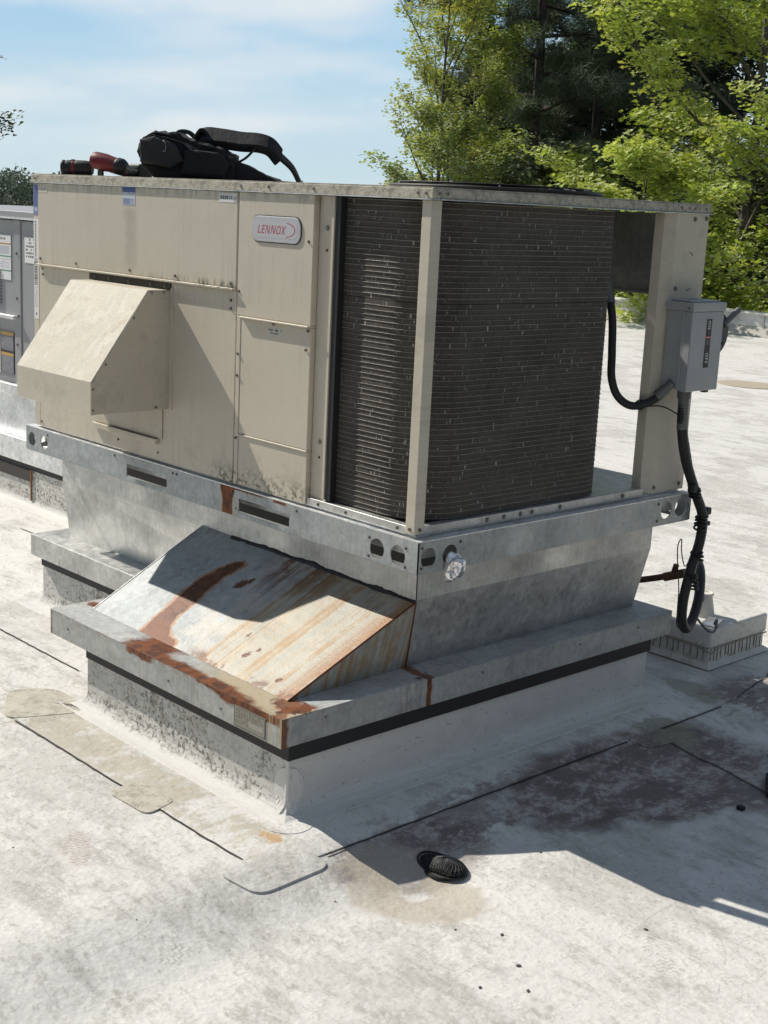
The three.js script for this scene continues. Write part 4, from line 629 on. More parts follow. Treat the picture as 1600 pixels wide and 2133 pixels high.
  t.part('badge_print', mapUV(extrude(rrect(-0.715, -0.519, 1.463, 1.510, 0.016), null, 0.0003, 0, 12).translate(0, 0, 0.00895), (x, y) => [(x + 0.715) / 0.196, (y - 1.463) / 0.047]), logo, ctl, 'red lettering and swoosh on the badge');
}

// ------------------------------------------------------------------ disconnect switch and its conduits
{
  const t = new Thing('disconnect_switch', 'grey steel disconnect switch box with black ON OFF strip on the far post', 'switch box', [0, 1.06, -1.12]);
  const gt = tex(256, 256, (u, v) => { const k = 1 + 0.12 * (fA(u, v) - 0.5) + 0.06 * (fG(u, v) - 0.5); return [0.40 * k, 0.415 * k, 0.42 * k]; });
  const gm = std({ map: rep(gt, 3), roughness: 0.45, metalness: 0.1 });
  const body = t.part('body', box(0.0065, 0.072, 1.062, 1.322, -1.196, -1.034, 0.003), gm);
  const cover = t.part('cover', merge(box(0.074, 0.1005, 1.056, 1.300, -1.199, -1.031, 0.0035), box(0.060, 0.0738, 1.058, 1.30, -1.1985, -1.0315, 0.002)), gm, null, 'hinged front cover');
  t.part('rain_cap', merge(box(0.0035, 0.1045, 1.3005, 1.3265, -1.203, -1.027, 0.003), box(0.010, 0.088, 1.3268, 1.332, -1.19, -1.04, 0.002)), gm);
  t.part('knockout', merge(new THREE.CylinderGeometry(0.03, 0.03, 0.0025, 24).translate(0.048, 1.333, -1.115), new THREE.CylinderGeometry(0.012, 0.012, 0.003, 16).translate(0.048, 1.335, -1.115)), gm);
  t.part('strip', xPlate(0.1007, 0.1012, 1.128, 1.277, -1.136, -1.109), sticker(96, 512, (c, w, h) => { c.fillStyle = '#2f3035'; c.fillRect(0, 0, w, h); c.save(); c.translate(w / 2 + 2, 0); c.rotate(Math.PI / 2); c.fillStyle = '#cdcdd0'; c.font = 'bold 66px sans-serif'; c.textBaseline = 'middle'; c.textAlign = 'left'; c.fillText('ON', 12, 0); c.fillText('OFF', 352, 0); c.restore(); c.fillStyle = '#b4535c'; c.fillRect(0, 180, w, 26); c.fillStyle = '#d9a3a6'; c.fillRect(10, 188, w - 20, 8); c.fillStyle = '#5d5e63'; c.fillRect(14, 214, w - 28, 60); lines(c, 16, 290, 60, 60, 5, '#55565b', 33); c.fillStyle = '#4a4b50'; c.fillRect(20, 120, 54, 44); }), cover, 'black strip lettered ON and OFF with a red bar');
  // handle on the far side
  const hm = std({ color: rgb(0.09, 0.092, 0.095), roughness: 0.5, metalness: 0.3 });
  const hs = new THREE.Shape(); hs.moveTo(1.192, 1.165); hs.lineTo(1.192, 1.288); hs.lineTo(1.258, 1.285); hs.quadraticCurveTo(1.290, 1.268, 1.290, 1.232); hs.quadraticCurveTo(1.290, 1.190, 1.256, 1.167); hs.lineTo(1.192, 1.165);
  const plate = t.part('handle_plate', extrude(hs, [circ(1.262, 1.194, 0.006)], 0.010).rotateY(Math.PI / 2).translate(0.052, 0, 0), hm);
  t.part('handle', merge(cyl([0.060, 1.252, -1.262], [0.066, 1.276, -1.292], 0.011, 0.0095, 12), cyl([0.066, 1.276, -1.292], [0.070, 1.298, -1.322], 0.0095, 0.0105, 12), new THREE.SphereGeometry(0.0105, 12, 8).translate(0.070, 1.298, -1.322)), std({ color: rgb(0.15, 0.152, 0.155), roughness: 0.5, metalness: 0.2 }), null, 'grey throw lever');
  t.share('screw', screwGeo, boltMat, [0.088, 1.31, -1.0255], cover); t.part('latch', box(0.083, 0.099, 1.050, 1.0558, -1.155, -1.135), darkSteel, cover);
}
{
  const ribbed = (pts, r, n, pitch = 0.007, amp = 0.05) => { const c = new THREE.CatmullRomCurve3(pts.map(p => V(...p)), false, 'centripetal'), L = c.getLength(), g = new THREE.TubeGeometry(c, n, r, 12), p = g.attributes.position, q = V(); for (let i = 0; i <= n; i++) { c.getPointAt(i / n, q); const s = 1 + amp * Math.sin(i / n * L / pitch * Math.PI * 2); for (let k = 0; k <= 12; k++) { const id = i * 13 + k; p.setXYZ(id, q.x + (p.getX(id) - q.x) * s, q.y + (p.getY(id) - q.y) * s, q.z + (p.getZ(id) - q.z) * s); } } g.computeVertexNormals(); return g; };
  const greyF = std({ color: rgb(0.16, 0.162, 0.165), roughness: 0.5, metalness: 0.3 });
  const t = new Thing('flexible_conduit', 'short black conduit looping from the open bay up to the switch box', 'conduit', [-0.1, 0.98, -0.95]);
  t.part('hose', ribbed([[-0.145, 1.35, -0.925], [-0.110, 1.27, -0.912], [-0.090, 1.16, -0.900], [-0.082, 1.08, -0.900], [-0.070, 1.025, -0.925], [-0.045, 0.999, -0.965], [-0.005, 1.016, -1.005], [0.018, 1.040, -1.025]], 0.0125, 160), rubber);
  t.part('fitting', merge(cyl([0.010, 1.034, -1.016], [0.030, 1.058, -1.026], 0.0185, 0.0175), cyl([0.026, 1.052, -1.022], [0.050, 1.080, -1.032], 0.0145, 0.0145)), greyF); t.part('fitting', cyl([-0.153, 1.37, -0.928], [-0.127, 1.308, -0.918], 0.017), greyF);
  t.part('tie', new THREE.TorusGeometry(0.015, 0.0025, 5, 16).rotateY(0.9).translate(-0.03, 1.003, -0.985), black);
  const w = single('black_wire', tube([[-0.035, 0.995, -0.985], [0.012, 1.002, -1.03], [0.03, 0.985, -1.075], [0.052, 0.955, -1.115], [0.062, 0.90, -1.125], [0.06, 0.80, -1.17]], 0.0022, 60, 6), rubber, 'thin black wire sagging across the far post', 'wire');
  const d = new Thing('flexible_conduit', 'long black conduit dropping from the switch box and looping to the pipe curb', 'conduit', [0.05, 0.25, -1.27]);
  const dp = [[0.050, 1.045, -1.098], [0.050, 0.94, -1.105], [0.052, 0.84, -1.135], [0.055, 0.72, -1.205], [0.058, 0.63, -1.258], [0.055, 0.55, -1.262], [0.05, 0.45, -1.232], [0.05, 0.35, -1.208], [0.05, 0.285, -1.212], [0.045, 0.248, -1.245], [0.03, 0.262, -1.30], [0.005, 0.32, -1.365], [-0.03, 0.375, -1.42], [-0.075, 0.40, -1.475], [-0.135, 0.375, -1.555], [-0.185, 0.30, -1.64], [-0.20, 0.20, -1.70], [-0.20, 0.11, -1.72]];
  d.part('hose', ribbed(dp, 0.0165, 380, 0.009, 0.03), rubber);
  d.part('fitting', merge(cyl([0.05, 1.06, -1.098], [0.05, 1.028, -1.099], 0.0215), cyl([0.05, 1.03, -1.099], [0.05, 0.93, -1.106], 0.0175)), greyF);
  const R = rng(44); for (const [y, z, n] of [[0.735, -1.197, 4], [0.63, -1.258, 4], [0.51, -1.25, 3], [0.44, -1.229, 5]]) for (let k = 0; k < n; k++) d.part('tape_wrap', new THREE.TorusGeometry(0.0175 + 0.002 * R(), 0.0035, 6, 18).rotateX(Math.PI / 2 + 0.5 * (R() - 0.5)).rotateZ(0.3 * (R() - 0.5)).translate(0.055, y - k * 0.012, z + k * (z < -1.25 ? 0.002 : -0.004)), black);
  d.part('wrap_end', merge(box(0.05, 0.075, 0.72, 0.75, -1.19, -1.165, 0.006), box(0.045, 0.07, 0.635, 0.66, -1.292, -1.262, 0.006), box(0.05, 0.072, 0.60, 0.615, -1.288, -1.262, 0.004)), black);
  single('black_wire', tube([[0.07, 0.60, -1.245], [0.06, 0.53, -1.222], [0.05, 0.47, -1.2], [0.045, 0.52, -1.178], [0.045, 0.565, -1.17], [0.045, 0.55, -1.155], [0.05, 0.47, -1.158], [0.055, 0.40, -1.168], [0.055, 0.33, -1.172], [0.055, 0.275, -1.178], [0.055, 0.262, -1.195], [0.055, 0.30, -1.192]], 0.0019, 120, 6), rubber, 'thin black wire bent into a tall loop beside the long conduit', 'wire');
  single('white_cable', tube([[0.0, 0.262, -1.36], [0.04, 0.215, -1.385], [0.045, 0.205, -1.42], [0.03, 0.235, -1.455], [-0.02, 0.20, -1.52], [-0.07, 0.154, -1.62]], 0.004, 50, 6), std({ color: rgb(0.1, 0.1, 0.1), roughness: 0.5 }), 'thin cable curving from the conduit loop over the pipe curb', 'cable');
  single('drain_pipe', merge(tube([[-0.42, 0.285, -1.30], [-0.20, 0.345, -1.34], [-0.065, 0.395, -1.36]], 0.011, 24, 12), cyl([-0.13, 0.368, -1.352], [-0.055, 0.398, -1.364], 0.0155, 0.0155), cyl([-0.10, 0.38, -1.357], [-0.09, 0.42, -1.357], 0.010)), std({ map: tex(128, 128, (u, v) => mix3([0.16, 0.07, 0.035], [0.05, 0.03, 0.022], fB(u, v))), roughness: 0.6, metalness: 0.5 }), 'short brown metal drain pipe poking out behind the adapter', 'pipe');
}
// white curb that takes the conduit through the roof
{
  const t = new Thing('pipe_curb', 'low white box curb with drip stains that takes the conduit', 'pipe curb', [-0.25, 0, -1.77]);
  const wt = tex(512, 256, (u, v) => { const y = v * 0.2, n = fB(u * 2, v), k = 0.60 + 0.08 * (fA(u, v) - 0.5); let c = [k, k * 0.98, k * 0.93]; return mix3(c, [0.35, 0.33, 0.25], 0.5 * sm(0.55, 0.75, n)); });
  const wm = std({ map: rep(wt, 2.2, 5), roughness: 0.75 });
  t.part('wall', merge(box(-0.43, -0.078, 0, 0.074, -1.955, -1.592, 0.004)), wm);
  t.part('cap', box(-0.437, -0.070, 0.0745, 0.150, -1.962, -1.585, 0.012), wm, null, 'membrane wrapped cap');
  t.part('drip_edge', tube([[-0.437, 0.078, -1.5835], [-0.25, 0.079, -1.5825], [-0.10, 0.072, -1.5830], [-0.0675, 0.062, -1.590], [-0.068, 0.074, -1.65], [-0.068, 0.076, -1.80], [-0.068, 0.076, -1.955]], 0.0028, 60, 6), std({ color: rgb(0.30, 0.285, 0.22), roughness: 0.9 }));
  t.part('foot', merge(sheet([[-0.45, 0.006, -1.568], [-0.055, 0.006, -1.568], [-0.078, 0.022, -1.5905], [-0.43, 0.022, -1.5905]], 0.003), sheet([[-0.055, 0.006, -1.568], [-0.055, 0.006, -1.98], [-0.0765, 0.022, -1.955], [-0.0765, 0.022, -1.592]], 0.003)), wm);
  const RD = rng(12), drips = []; for (let k = 0; k < 13; k++) { const x = -0.425 + k * 0.027 + 0.008 * RD(); drips.push(tube([[x, 0.076, -1.5905], [x + 0.001, 0.045, -1.5908], [x, 0.052 - 0.036 * (0.5 + 0.5 * RD()), -1.5905]], 0.0011 + 0.0009 * RD(), 8, 5)); } for (let k = 0; k < 15; k++) { const z = -1.60 - k * 0.0235 - 0.008 * RD(); drips.push(tube([[-0.0765, 0.076, z], [-0.0762, 0.045, z - 0.001], [-0.0765, 0.052 - 0.036 * (0.5 + 0.5 * RD()), z]], 0.0011 + 0.0009 * RD(), 8, 5)); }
  t.part('sealant_drips', merge(drips), std({ color: rgb(0.16, 0.15, 0.11), roughness: 0.9 }), null, 'row of dark sealant drips under the cap');
  t.part('pipe_collar', merge(new THREE.CylinderGeometry(0.028, 0.045, 0.085, 20).translate(-0.20, 0.190, -1.72), new THREE.TorusGeometry(0.03, 0.005, 8, 24).rotateX(Math.PI / 2).translate(-0.20, 0.233, -1.72)), std({ color: rgb(0.62, 0.6, 0.54), roughness: 0.7 }), null, 'white pipe boot');
  t.part('foil_flap', sheet([[-0.13, 0.156, -1.60], [-0.075, 0.156, -1.61], [-0.085, 0.172, -1.68], [-0.15, 0.163, -1.69]], 0.001), std({ color: rgb(0.75, 0.76, 0.78), roughness: 0.25, metalness: 0.9 }));
}
// foil stuffed in the rail hole
{
  const g = new THREE.IcosahedronGeometry(0.029, 9), p = g.attributes.position, R = rng(3), q = V(), dirs = Array.from({ length: 26 }, () => V(R() - 0.5, R() - 0.5, R() - 0.5).normalize());
  for (let i = 0; i < p.count; i++) { q.fromBufferAttribute(p, i); const d = q.clone().normalize(); let m = 0; dirs.forEach((e, k) => { const c = d.dot(e); if (c > 0.86) m += (c - 0.86) * (k % 2 ? 1.9 : -2.0); }); q.multiplyScalar(1 + m); p.setXYZ(i, q.x * 0.75, q.y * 1.25 - (q.y < 0 ? 0.008 : 0), q.z * 1.0); }
  g.computeVertexNormals(); const f = g.toNonIndexed(); f.computeVertexNormals(); f.translate(0.042, 0.630, -0.115);
  single('foil_wad', f, std({ color: rgb(0.78, 0.78, 0.8), roughness: 0.28, metalness: 0.95 }), 'crumpled aluminium foil wad stuffed in a base rail hole', 'foil');
}

// ------------------------------------------------------------------ grey neighbour unit on its own curb, behind to the left
{
  const Z = -0.85, X0 = -5.6, X1 = -3.0, t = new Thing('rooftop_unit', 'grey rooftop unit with louvres and warning stickers on its own curb', 'air conditioner', [-4.3, 0, -1.5]);
  const gt = tex(256, 256, (u, v) => { const k = 1 + 0.10 * (fA(u, v) - 0.5); return [0.30 * k, 0.30 * k, 0.312 * k]; }), gm = std({ map: rep(gt, 1), roughness: 0.45 });
  t.part('cabinet', box(X0, X1, 0.60, 1.415, -2.2, Z - 0.012), gm);
  t.part('panel', box(-4.9, -3.773, 0.945, 1.41, Z - 0.0115, Z, 0.003), gm); t.part('panel', box(-4.9, -3.773, 0.62, 0.925, Z - 0.0115, Z - 0.004, 0.003), gm);
  t.part('corner_post', box(-3.765, -3.70, 0.60, 1.413, Z - 0.0115, Z + 0.006, 0.004), gm); t.part('panel', box(-3.695, -3.02, 0.62, 1.41, Z - 0.0115, Z + 0.001, 0.003), gm);
  t.part('top_cap', box(X0 - 0.02, X1 + 0.02, 1.418, 1.455, -2.22, Z + 0.012, 0.004), gm); t.part('cap_lip', box(X0 - 0.02, X1 + 0.02, 1.4165, 1.424, Z + 0.013, Z + 0.026), galvNew);
  t.part('drip_rail', box(-4.9, -3.735, 0.925, 0.944, Z - 0.003, Z + 0.03, 0.003), galvNew);
  for (let k = 0; k < 11; k++) t.part('louvre', sheet([[-4.4, 0.985 + k * 0.017, Z + 0.012], [-3.905, 0.985 + k * 0.017, Z + 0.012], [-3.905, 0.999 + k * 0.017, Z + 0.001], [-4.4, 0.999 + k * 0.017, Z + 0.001]], 0.0015), gm);
  const st = (x0, x1, y0, y1, draw, l) => t.part('sticker', zPlate(x0, x1, y0, y1, Z + 0.002, Z + 0.0032), sticker(160, 256, draw), null, l);
  st(-4.06, -3.800, 1.115, 1.335, (c, w, h) => { c.fillStyle = '#dedede'; c.fillRect(0, 0, w, h); c.fillStyle = '#b08a50'; c.fillRect(0, 46, w, 9); c.fillStyle = '#5d8f80'; c.fillRect(0, 118, w, 8); c.fillRect(0, 200, w, 8); c.fillStyle = '#b8bcc0'; c.fillRect(80, 62, 70, 48); c.fillStyle = '#a85560'; c.fillRect(60, 156, 26, 30); lines(c, 70, 14, 60, 24, 1, '#777', 9); lines(c, 92, 136, 60, 56, 6, '#aab', 10); lines(c, 10, 62, 60, 48, 5, '#888', 13); }, 'white warning sticker with green and orange bars');
  st(-3.66, -3.50, 1.21, 1.335, (c, w, h) => { c.fillStyle = '#e2e2e0'; c.fillRect(0, 0, w, h); lines(c, 12, 14, 136, 200, 6, '#666', 12); }, 'white printed label');
  st(-4.0, -3.925, 0.64, 0.86, (c, w, h) => { c.fillStyle = '#e0dfda'; c.fillRect(0, 0, w, h); });
  st(-3.915, -3.785, 0.64, 0.855, (c, w, h) => { c.fillStyle = '#73737a'; c.fillRect(0, 0, w, h); c.fillStyle = '#c09a58'; c.fillRect(0, 0, w, 22); c.fillRect(0, 126, w, 18); c.fillStyle = '#26262a'; c.fillRect(0, 112, w, 14); lines(c, 10, 32, 140, 70, 8, '#94949a', 17); lines(c, 10, 152, 140, 90, 8, '#94949a', 18); }, 'grey notice with orange headings');
  for (const [x, y] of [[-3.735, 1.25], [-3.735, 1.03], [-3.735, 0.80], [-3.72, 0.945]]) t.share('screw', boltGeo, boltDark, [x, y, Z + 0.009]);
  t.part('base_rail', box(X0 - 0.01, X1 + 0.01, 0.545, 0.597, -2.21, Z + 0.02, 0.003), galvNew);
  t.part('plenum', merge(box(X0 + 0.05, X1 - 0.05, 0.335, 0.5445, -2.15, Z - 0.03, 0.003), sheet([[-3.70, 0.336, Z - 0.02], [-3.62, 0.336, Z - 0.025], [-3.62, 0.544, Z - 0.025], [-3.70, 0.544, Z - 0.02]])), galvNew);
  t.part('flange', box(X0 - 0.08, X1 + 0.08, 0.215, 0.3345, -2.26, Z + 0.03, 0.003), galvNew);
  t.part('gasket', box(X0 - 0.05, X1 + 0.05, 0.185, 0.2145, -2.24, Z + 0.012), black);
  t.part('bracket', box(-4.6, -3.59, 0.125, 0.184, Z + 0.0135, Z + 0.02, 0.002), std({ color: rgb(0.035, 0.028, 0.026), roughness: 0.6 }), null, 'dark strap across the curb');
  t.part('strap_end', box(-3.595, -3.588, 0.03, 0.186, Z + 0.0136, Z + 0.0215), std({ color: rgb(0.22, 0.12, 0.06), roughness: 0.8 }));
  t.part('curb_wall', curbWall([X1 + 0.05, Z + 0.012], [X0 - 0.05, Z + 0.012], [0, 1], 0.185, 0.04), curbMould, null, 'mould streaked white curb wall');
  t.part('curb_core', box(X0 - 0.05, X1 + 0.049, 0, 0.184, -2.24, Z + 0.006), curbClean);
}

// ------------------------------------------------------------------ backpack and tools on the unit's top
const TOPY = 1.6197, eR = V(0.7, 0, -0.714), eD = V(-0.714, 0, -0.7);      // right-hand and away directions of the bag's own frame
{
  const O = V(-1.342, TOPY, -0.325), P = (a, b, d = 0) => O.clone().addScaledVector(eR, a).add(V(0, b * 0.88, 0)).addScaledVector(eD, d), A3 = (a, b, d) => P(a, b, d).toArray();
  const t = new Thing('backpack', 'black tool backpack lying on its side on the cabinet top', 'backpack', O.toArray());
  const ft = tex(256, 256, (u, v) => { const k = 0.8 + 0.5 * fG(u, v) + 0.3 * (fA(u, v) - 0.5); return [0.0125 * k, 0.0125 * k, 0.0165 * k]; }), fab = std({ map: rep(ft, 4), roughness: 0.85, bumpMap: rep(paintBump, 8), bumpScale: 0.004 }), web = std({ color: rgb(0.011, 0.011, 0.012), roughness: 0.7 }), pocket = std({ color: rgb(0.026, 0.026, 0.03), roughness: 0.8, bumpMap: rep(paintBump, 8), bumpScale: 0.003 }), metal = std({ color: rgb(0.35, 0.35, 0.37), roughness: 0.35, metalness: 0.8 });
  const basis = new THREE.Matrix4().makeBasis(eR, V(0, 1, 0), eR.clone().cross(V(0, 1, 0))).setPosition(O);
  const lump = (outline, depth, bev, off, seed, amp = 0.006) => { const sh = new THREE.Shape(outline.flatMap((p, i) => { const q = outline[(i + 1) % outline.length]; return [0, 1, 2, 3].map(k => new THREE.Vector2(lerp(p[0], q[0], k / 4), lerp(p[1], q[1], k / 4) * 0.88)); })); const g = new THREE.ExtrudeGeometry(sh, { depth, steps: 8, bevelEnabled: true, bevelSize: bev, bevelThickness: bev, bevelSegments: 4, curveSegments: 20 }); g.translate(0, 0, -depth / 2 + off); const p = g.attributes.position; for (let i = 0; i < p.count; i++) { const x = p.getX(i), y = p.getY(i), z = p.getZ(i), n = fA(x * 1.7 + z * 1.3 + seed, y * 1.9 - z * 0.9 + seed * 0.3) - 0.5, m = fB(x * 1.4 - z + seed, y * 1.2 + z * 0.8) - 0.5; const cr = fB(x * 3.1 + z * 2.2 + seed, y * 3.3 - z * 2.7) - 0.5; p.setXYZ(i, x + amp * n + amp * 0.5 * cr, Math.max(0.0015, y + amp * 1.2 * m + amp * 0.6 * cr), z + amp * n + amp * 0.7 * cr); } g.computeVertexNormals(); return g.applyMatrix4(basis); };
  const body = t.part('body', lump([[-0.205, 0.016], [-0.235, 0.055], [-0.248, 0.10], [-0.235, 0.142], [-0.205, 0.160], [-0.15, 0.152], [-0.11, 0.145], [-0.06, 0.120], [0.0, 0.110], [0.04, 0.085], [0.048, 0.018], [-0.05, 0.016]], 0.20, 0.010, 0, 0.2, 0.020), fab);
  const zipM = std({ color: rgb(0.05, 0.05, 0.053), roughness: 0.5 });
  t.part('zip', tube([A3(-0.215, 0.155, -0.113), A3(-0.16, 0.146, -0.119), A3(-0.10, 0.128, -0.119), A3(-0.05, 0.098, -0.119), A3(-0.03, 0.05, -0.119), A3(-0.04, 0.02, -0.115)], 0.0022, 40, 5), zipM, body); t.part('piping', tube([A3(-0.243, 0.10, -0.112), A3(-0.232, 0.144, -0.115), A3(-0.203, 0.163, -0.116), A3(-0.15, 0.158, -0.116)], 0.003, 30, 5), zipM, body);
  t.part('front_pocket', lump([[-0.235, 0.070], [-0.236, 0.128], [-0.20, 0.140], [-0.14, 0.115], [-0.12, 0.07], [-0.15, 0.05]], 0.03, 0.012, 0.115, 0.6, 0.008), pocket, body); 
  t.part('side_pocket', lump([[-0.10, 0.03], [-0.09, 0.095], [0.0, 0.092], [0.035, 0.06], [0.02, 0.025]], 0.02, 0.012, 0.112, 0.9, 0.008), fab, body);
  t.part('bottom_flap', lump([[0.03, 0.005], [0.035, 0.075], [0.09, 0.060], [0.15, 0.028], [0.21, 0.006]], 0.11, 0.006, 0.02, 0.4, 0.008), fab, body);
  t.part('strap', merge(ribbon([A3(-0.075, 0.135, 0), A3(-0.055, 0.158, -0.01), A3(0.0, 0.158, -0.015), A3(0.07, 0.150, -0.02), A3(0.13, 0.148, -0.02), A3(0.165, 0.136, -0.015), A3(0.195, 0.10, -0.01)], 0.075, 0.034, eD.clone().add(V(0, 0.9, 0)).toArray(), 40, 0.06)), fab, null, 'padded shoulder strap standing up in an arch');
  t.part('strap_tail', ribbon([A3(0.165, 0.134, -0.015), A3(0.205, 0.098, -0.01), A3(0.24, 0.062, 0), A3(0.262, 0.018, 0), A3(0.268, 0.006, 0)], 0.045, 0.012, eD.clone().add(V(0, 0.5, 0)).toArray(), 30, 0.018), web);
  t.part('strap_tail', ribbon([A3(0.18, 0.012, 0.02), A3(0.23, 0.010, 0.01), A3(0.268, 0.006, 0)], 0.025, 0.005, eD.toArray(), 16), web);
  t.part('buckle', merge(box(-0.005, 0.005, -0.008, 0.008, -0.01, 0.01, 0.002).translate(...A3(0.267, 0.010, 0))), metal);
  t.part('grab_handle', ribbon([A3(-0.155, 0.148, 0.02), A3(-0.145, 0.174, 0.01), A3(-0.11, 0.176, 0.0), A3(-0.085, 0.155, 0.0)], 0.03, 0.014, eD.toArray(), 20), std({ color: rgb(0.02, 0.03, 0.032), roughness: 0.7 }));
  t.part('strap_peak', ribbon([A3(-0.095, 0.13, -0.02), A3(-0.078, 0.165, -0.025), A3(-0.062, 0.186, -0.025), A3(-0.045, 0.170, -0.02), A3(-0.03, 0.13, -0.02)], 0.03, 0.012, eD.toArray(), 20), fab);
  t.part('lower_strap', ribbon([A3(0.06, 0.07, -0.05), A3(0.09, 0.09, -0.055), A3(0.115, 0.12, -0.05), A3(0.125, 0.135, -0.035)], 0.024, 0.006, eD.toArray(), 16), web);
  t.part('webbing', merge(ribbon([A3(-0.165, 0.125, -0.135), A3(-0.168, 0.10, -0.14), A3(-0.160, 0.08, -0.138)], 0.012, 0.004, [0.7, 0, -0.7], 10), ribbon([A3(-0.10, 0.13, -0.118), A3(-0.07, 0.10, -0.13), A3(-0.04, 0.075, -0.13)], 0.010, 0.004, [0.7, 0.5, -0.7], 10)), std({ color: rgb(0.07, 0.07, 0.072), roughness: 0.6 }));
  t.part('clip', tube([A3(-0.172, 0.132, -0.138), A3(-0.164, 0.132, -0.142), A3(-0.162, 0.10, -0.142), A3(-0.172, 0.098, -0.14)], 0.0016, 24, 5, true), metal);
  t.part('tag', box(-0.008, 0.008, -0.006, 0.006, -0.002, 0.002, 0.001).applyMatrix4(new THREE.Matrix4().makeRotationY(0.79)).translate(...A3(-0.155, 0.072, -0.138)), std({ color: rgb(0.22, 0.06, 0.04), roughness: 0.6 }));
}
{
  const redP = std({ map: tex(128, 128, (u, v) => { const k = 0.7 + 0.6 * fB(u, v); return [0.15 * k, 0.016 * k, 0.02 * k]; }), roughness: 0.45 }), blk = std({ color: rgb(0.014, 0.014, 0.015), roughness: 0.55 }), grey = std({ color: rgb(0.2, 0.2, 0.21), roughness: 0.4, metalness: 0.7 });
  const lathe = (prof, seg = 28) => new THREE.LatheGeometry(prof.map(p => new THREE.Vector2(p[0], p[1])), seg);
  const aim = (g, from, dir) => g.applyQuaternion(new THREE.Quaternion().setFromUnitVectors(V(0, 1, 0), V(...dir).normalize())).translate(...from);
  // impact driver lying on its side, rear cap towards the camera side
  const d = new Thing('impact_driver', 'red and black cordless impact driver lying on the cabinet top', 'power tool', [-1.83, TOPY, -0.20]);
  const dir = [0.80, -0.16, -0.42], from = [-1.890, TOPY + 0.058, -0.165], at = s => [from[0] + dir[0] * s / 0.917, from[1] + dir[1] * s / 0.917, from[2] + dir[2] * s / 0.917];
  const body = d.part('body', aim(lathe([[0, 0.002], [0.025, 0.003], [0.030, 0.009], [0.031, 0.03], [0.031, 0.055], [0.028, 0.075], [0.026, 0.098], [0.0255, 0.101]]), from, dir), redP);
  d.part('rear_cap', aim(lathe([[0, -0.003], [0.020, -0.003], [0.026, 0.001], [0.026, 0.0025]]), from, dir), std({ color: rgb(0.28, 0.07, 0.075), roughness: 0.4 }), body);
  d.part('nose', aim(lathe([[0.026, 0.098], [0.029, 0.104], [0.028, 0.122], [0.020, 0.135], [0.014, 0.138], [0.0, 0.139]]), from, dir), blk, body);
  d.part('bit_chuck', aim(lathe([[0.009, 0.137], [0.0095, 0.155], [0.006, 0.158], [0.0035, 0.160], [0.0035, 0.180], [0, 0.182]]), from, dir), grey, body);
  { const h = at(0.05); d.part('grip', merge(tube([[h[0] + 0.005, h[1] - 0.015, h[2] - 0.02], [h[0] - 0.005, TOPY + 0.024, h[2] - 0.08], [h[0] - 0.02, TOPY + 0.022, h[2] - 0.14]], 0.019, 20, 12), box(-0.04, 0.04, -0.026, 0.026, -0.03, 0.03, 0.01).translate(h[0] - 0.03, TOPY + 0.0265, h[2] - 0.165)), blk); d.part('trigger', box(-0.009, 0.009, -0.01, 0.01, -0.016, 0.016, 0.004).translate(h[0] + 0.022, TOPY + 0.022, h[2] - 0.06), redP); d.part('clip', box(h[0] - 0.02, h[0] + 0.012, TOPY + 0.0005, TOPY + 0.022, h[2] + 0.012, h[2] + 0.02, 0.002), blk); }
  // second tool: stubby black body with a red band
  const f = new Thing('work_light', 'stubby black cylindrical work light with red band on the cabinet top', 'flashlight', [-2.0, TOPY, -0.18]);
  const fd = [0.71, 0.0, -0.70], ff = [-2.020, TOPY + 0.0275, -0.115];
  f.part('body', aim(lathe([[0, 0], [0.024, 0], [0.0265, 0.004], [0.0265, 0.010], [0.0245, 0.012], [0.0245, 0.018], [0.0265, 0.020], [0.0265, 0.036], [0.025, 0.038]]), ff, fd), blk);
  f.part('band', aim(lathe([[0.0255, 0.038], [0.0262, 0.040], [0.0262, 0.050], [0.0255, 0.052]]), ff, fd), redP);
  f.part('head', aim(lathe([[0.025, 0.052], [0.0272, 0.056], [0.0274, 0.085], [0.025, 0.105], [0.021, 0.112], [0, 0.113]]), ff, fd), blk);
  f.part('switch', box(-0.006, 0.006, 0, 0.004, -0.009, 0.009, 0.0015).applyMatrix4(new THREE.Matrix4().makeRotationY(0.8)).translate(ff[0] + 0.028, TOPY + 0.053, ff[2] - 0.03), std({ color: rgb(0.3, 0.3, 0.3), roughness: 0.5 }));
}

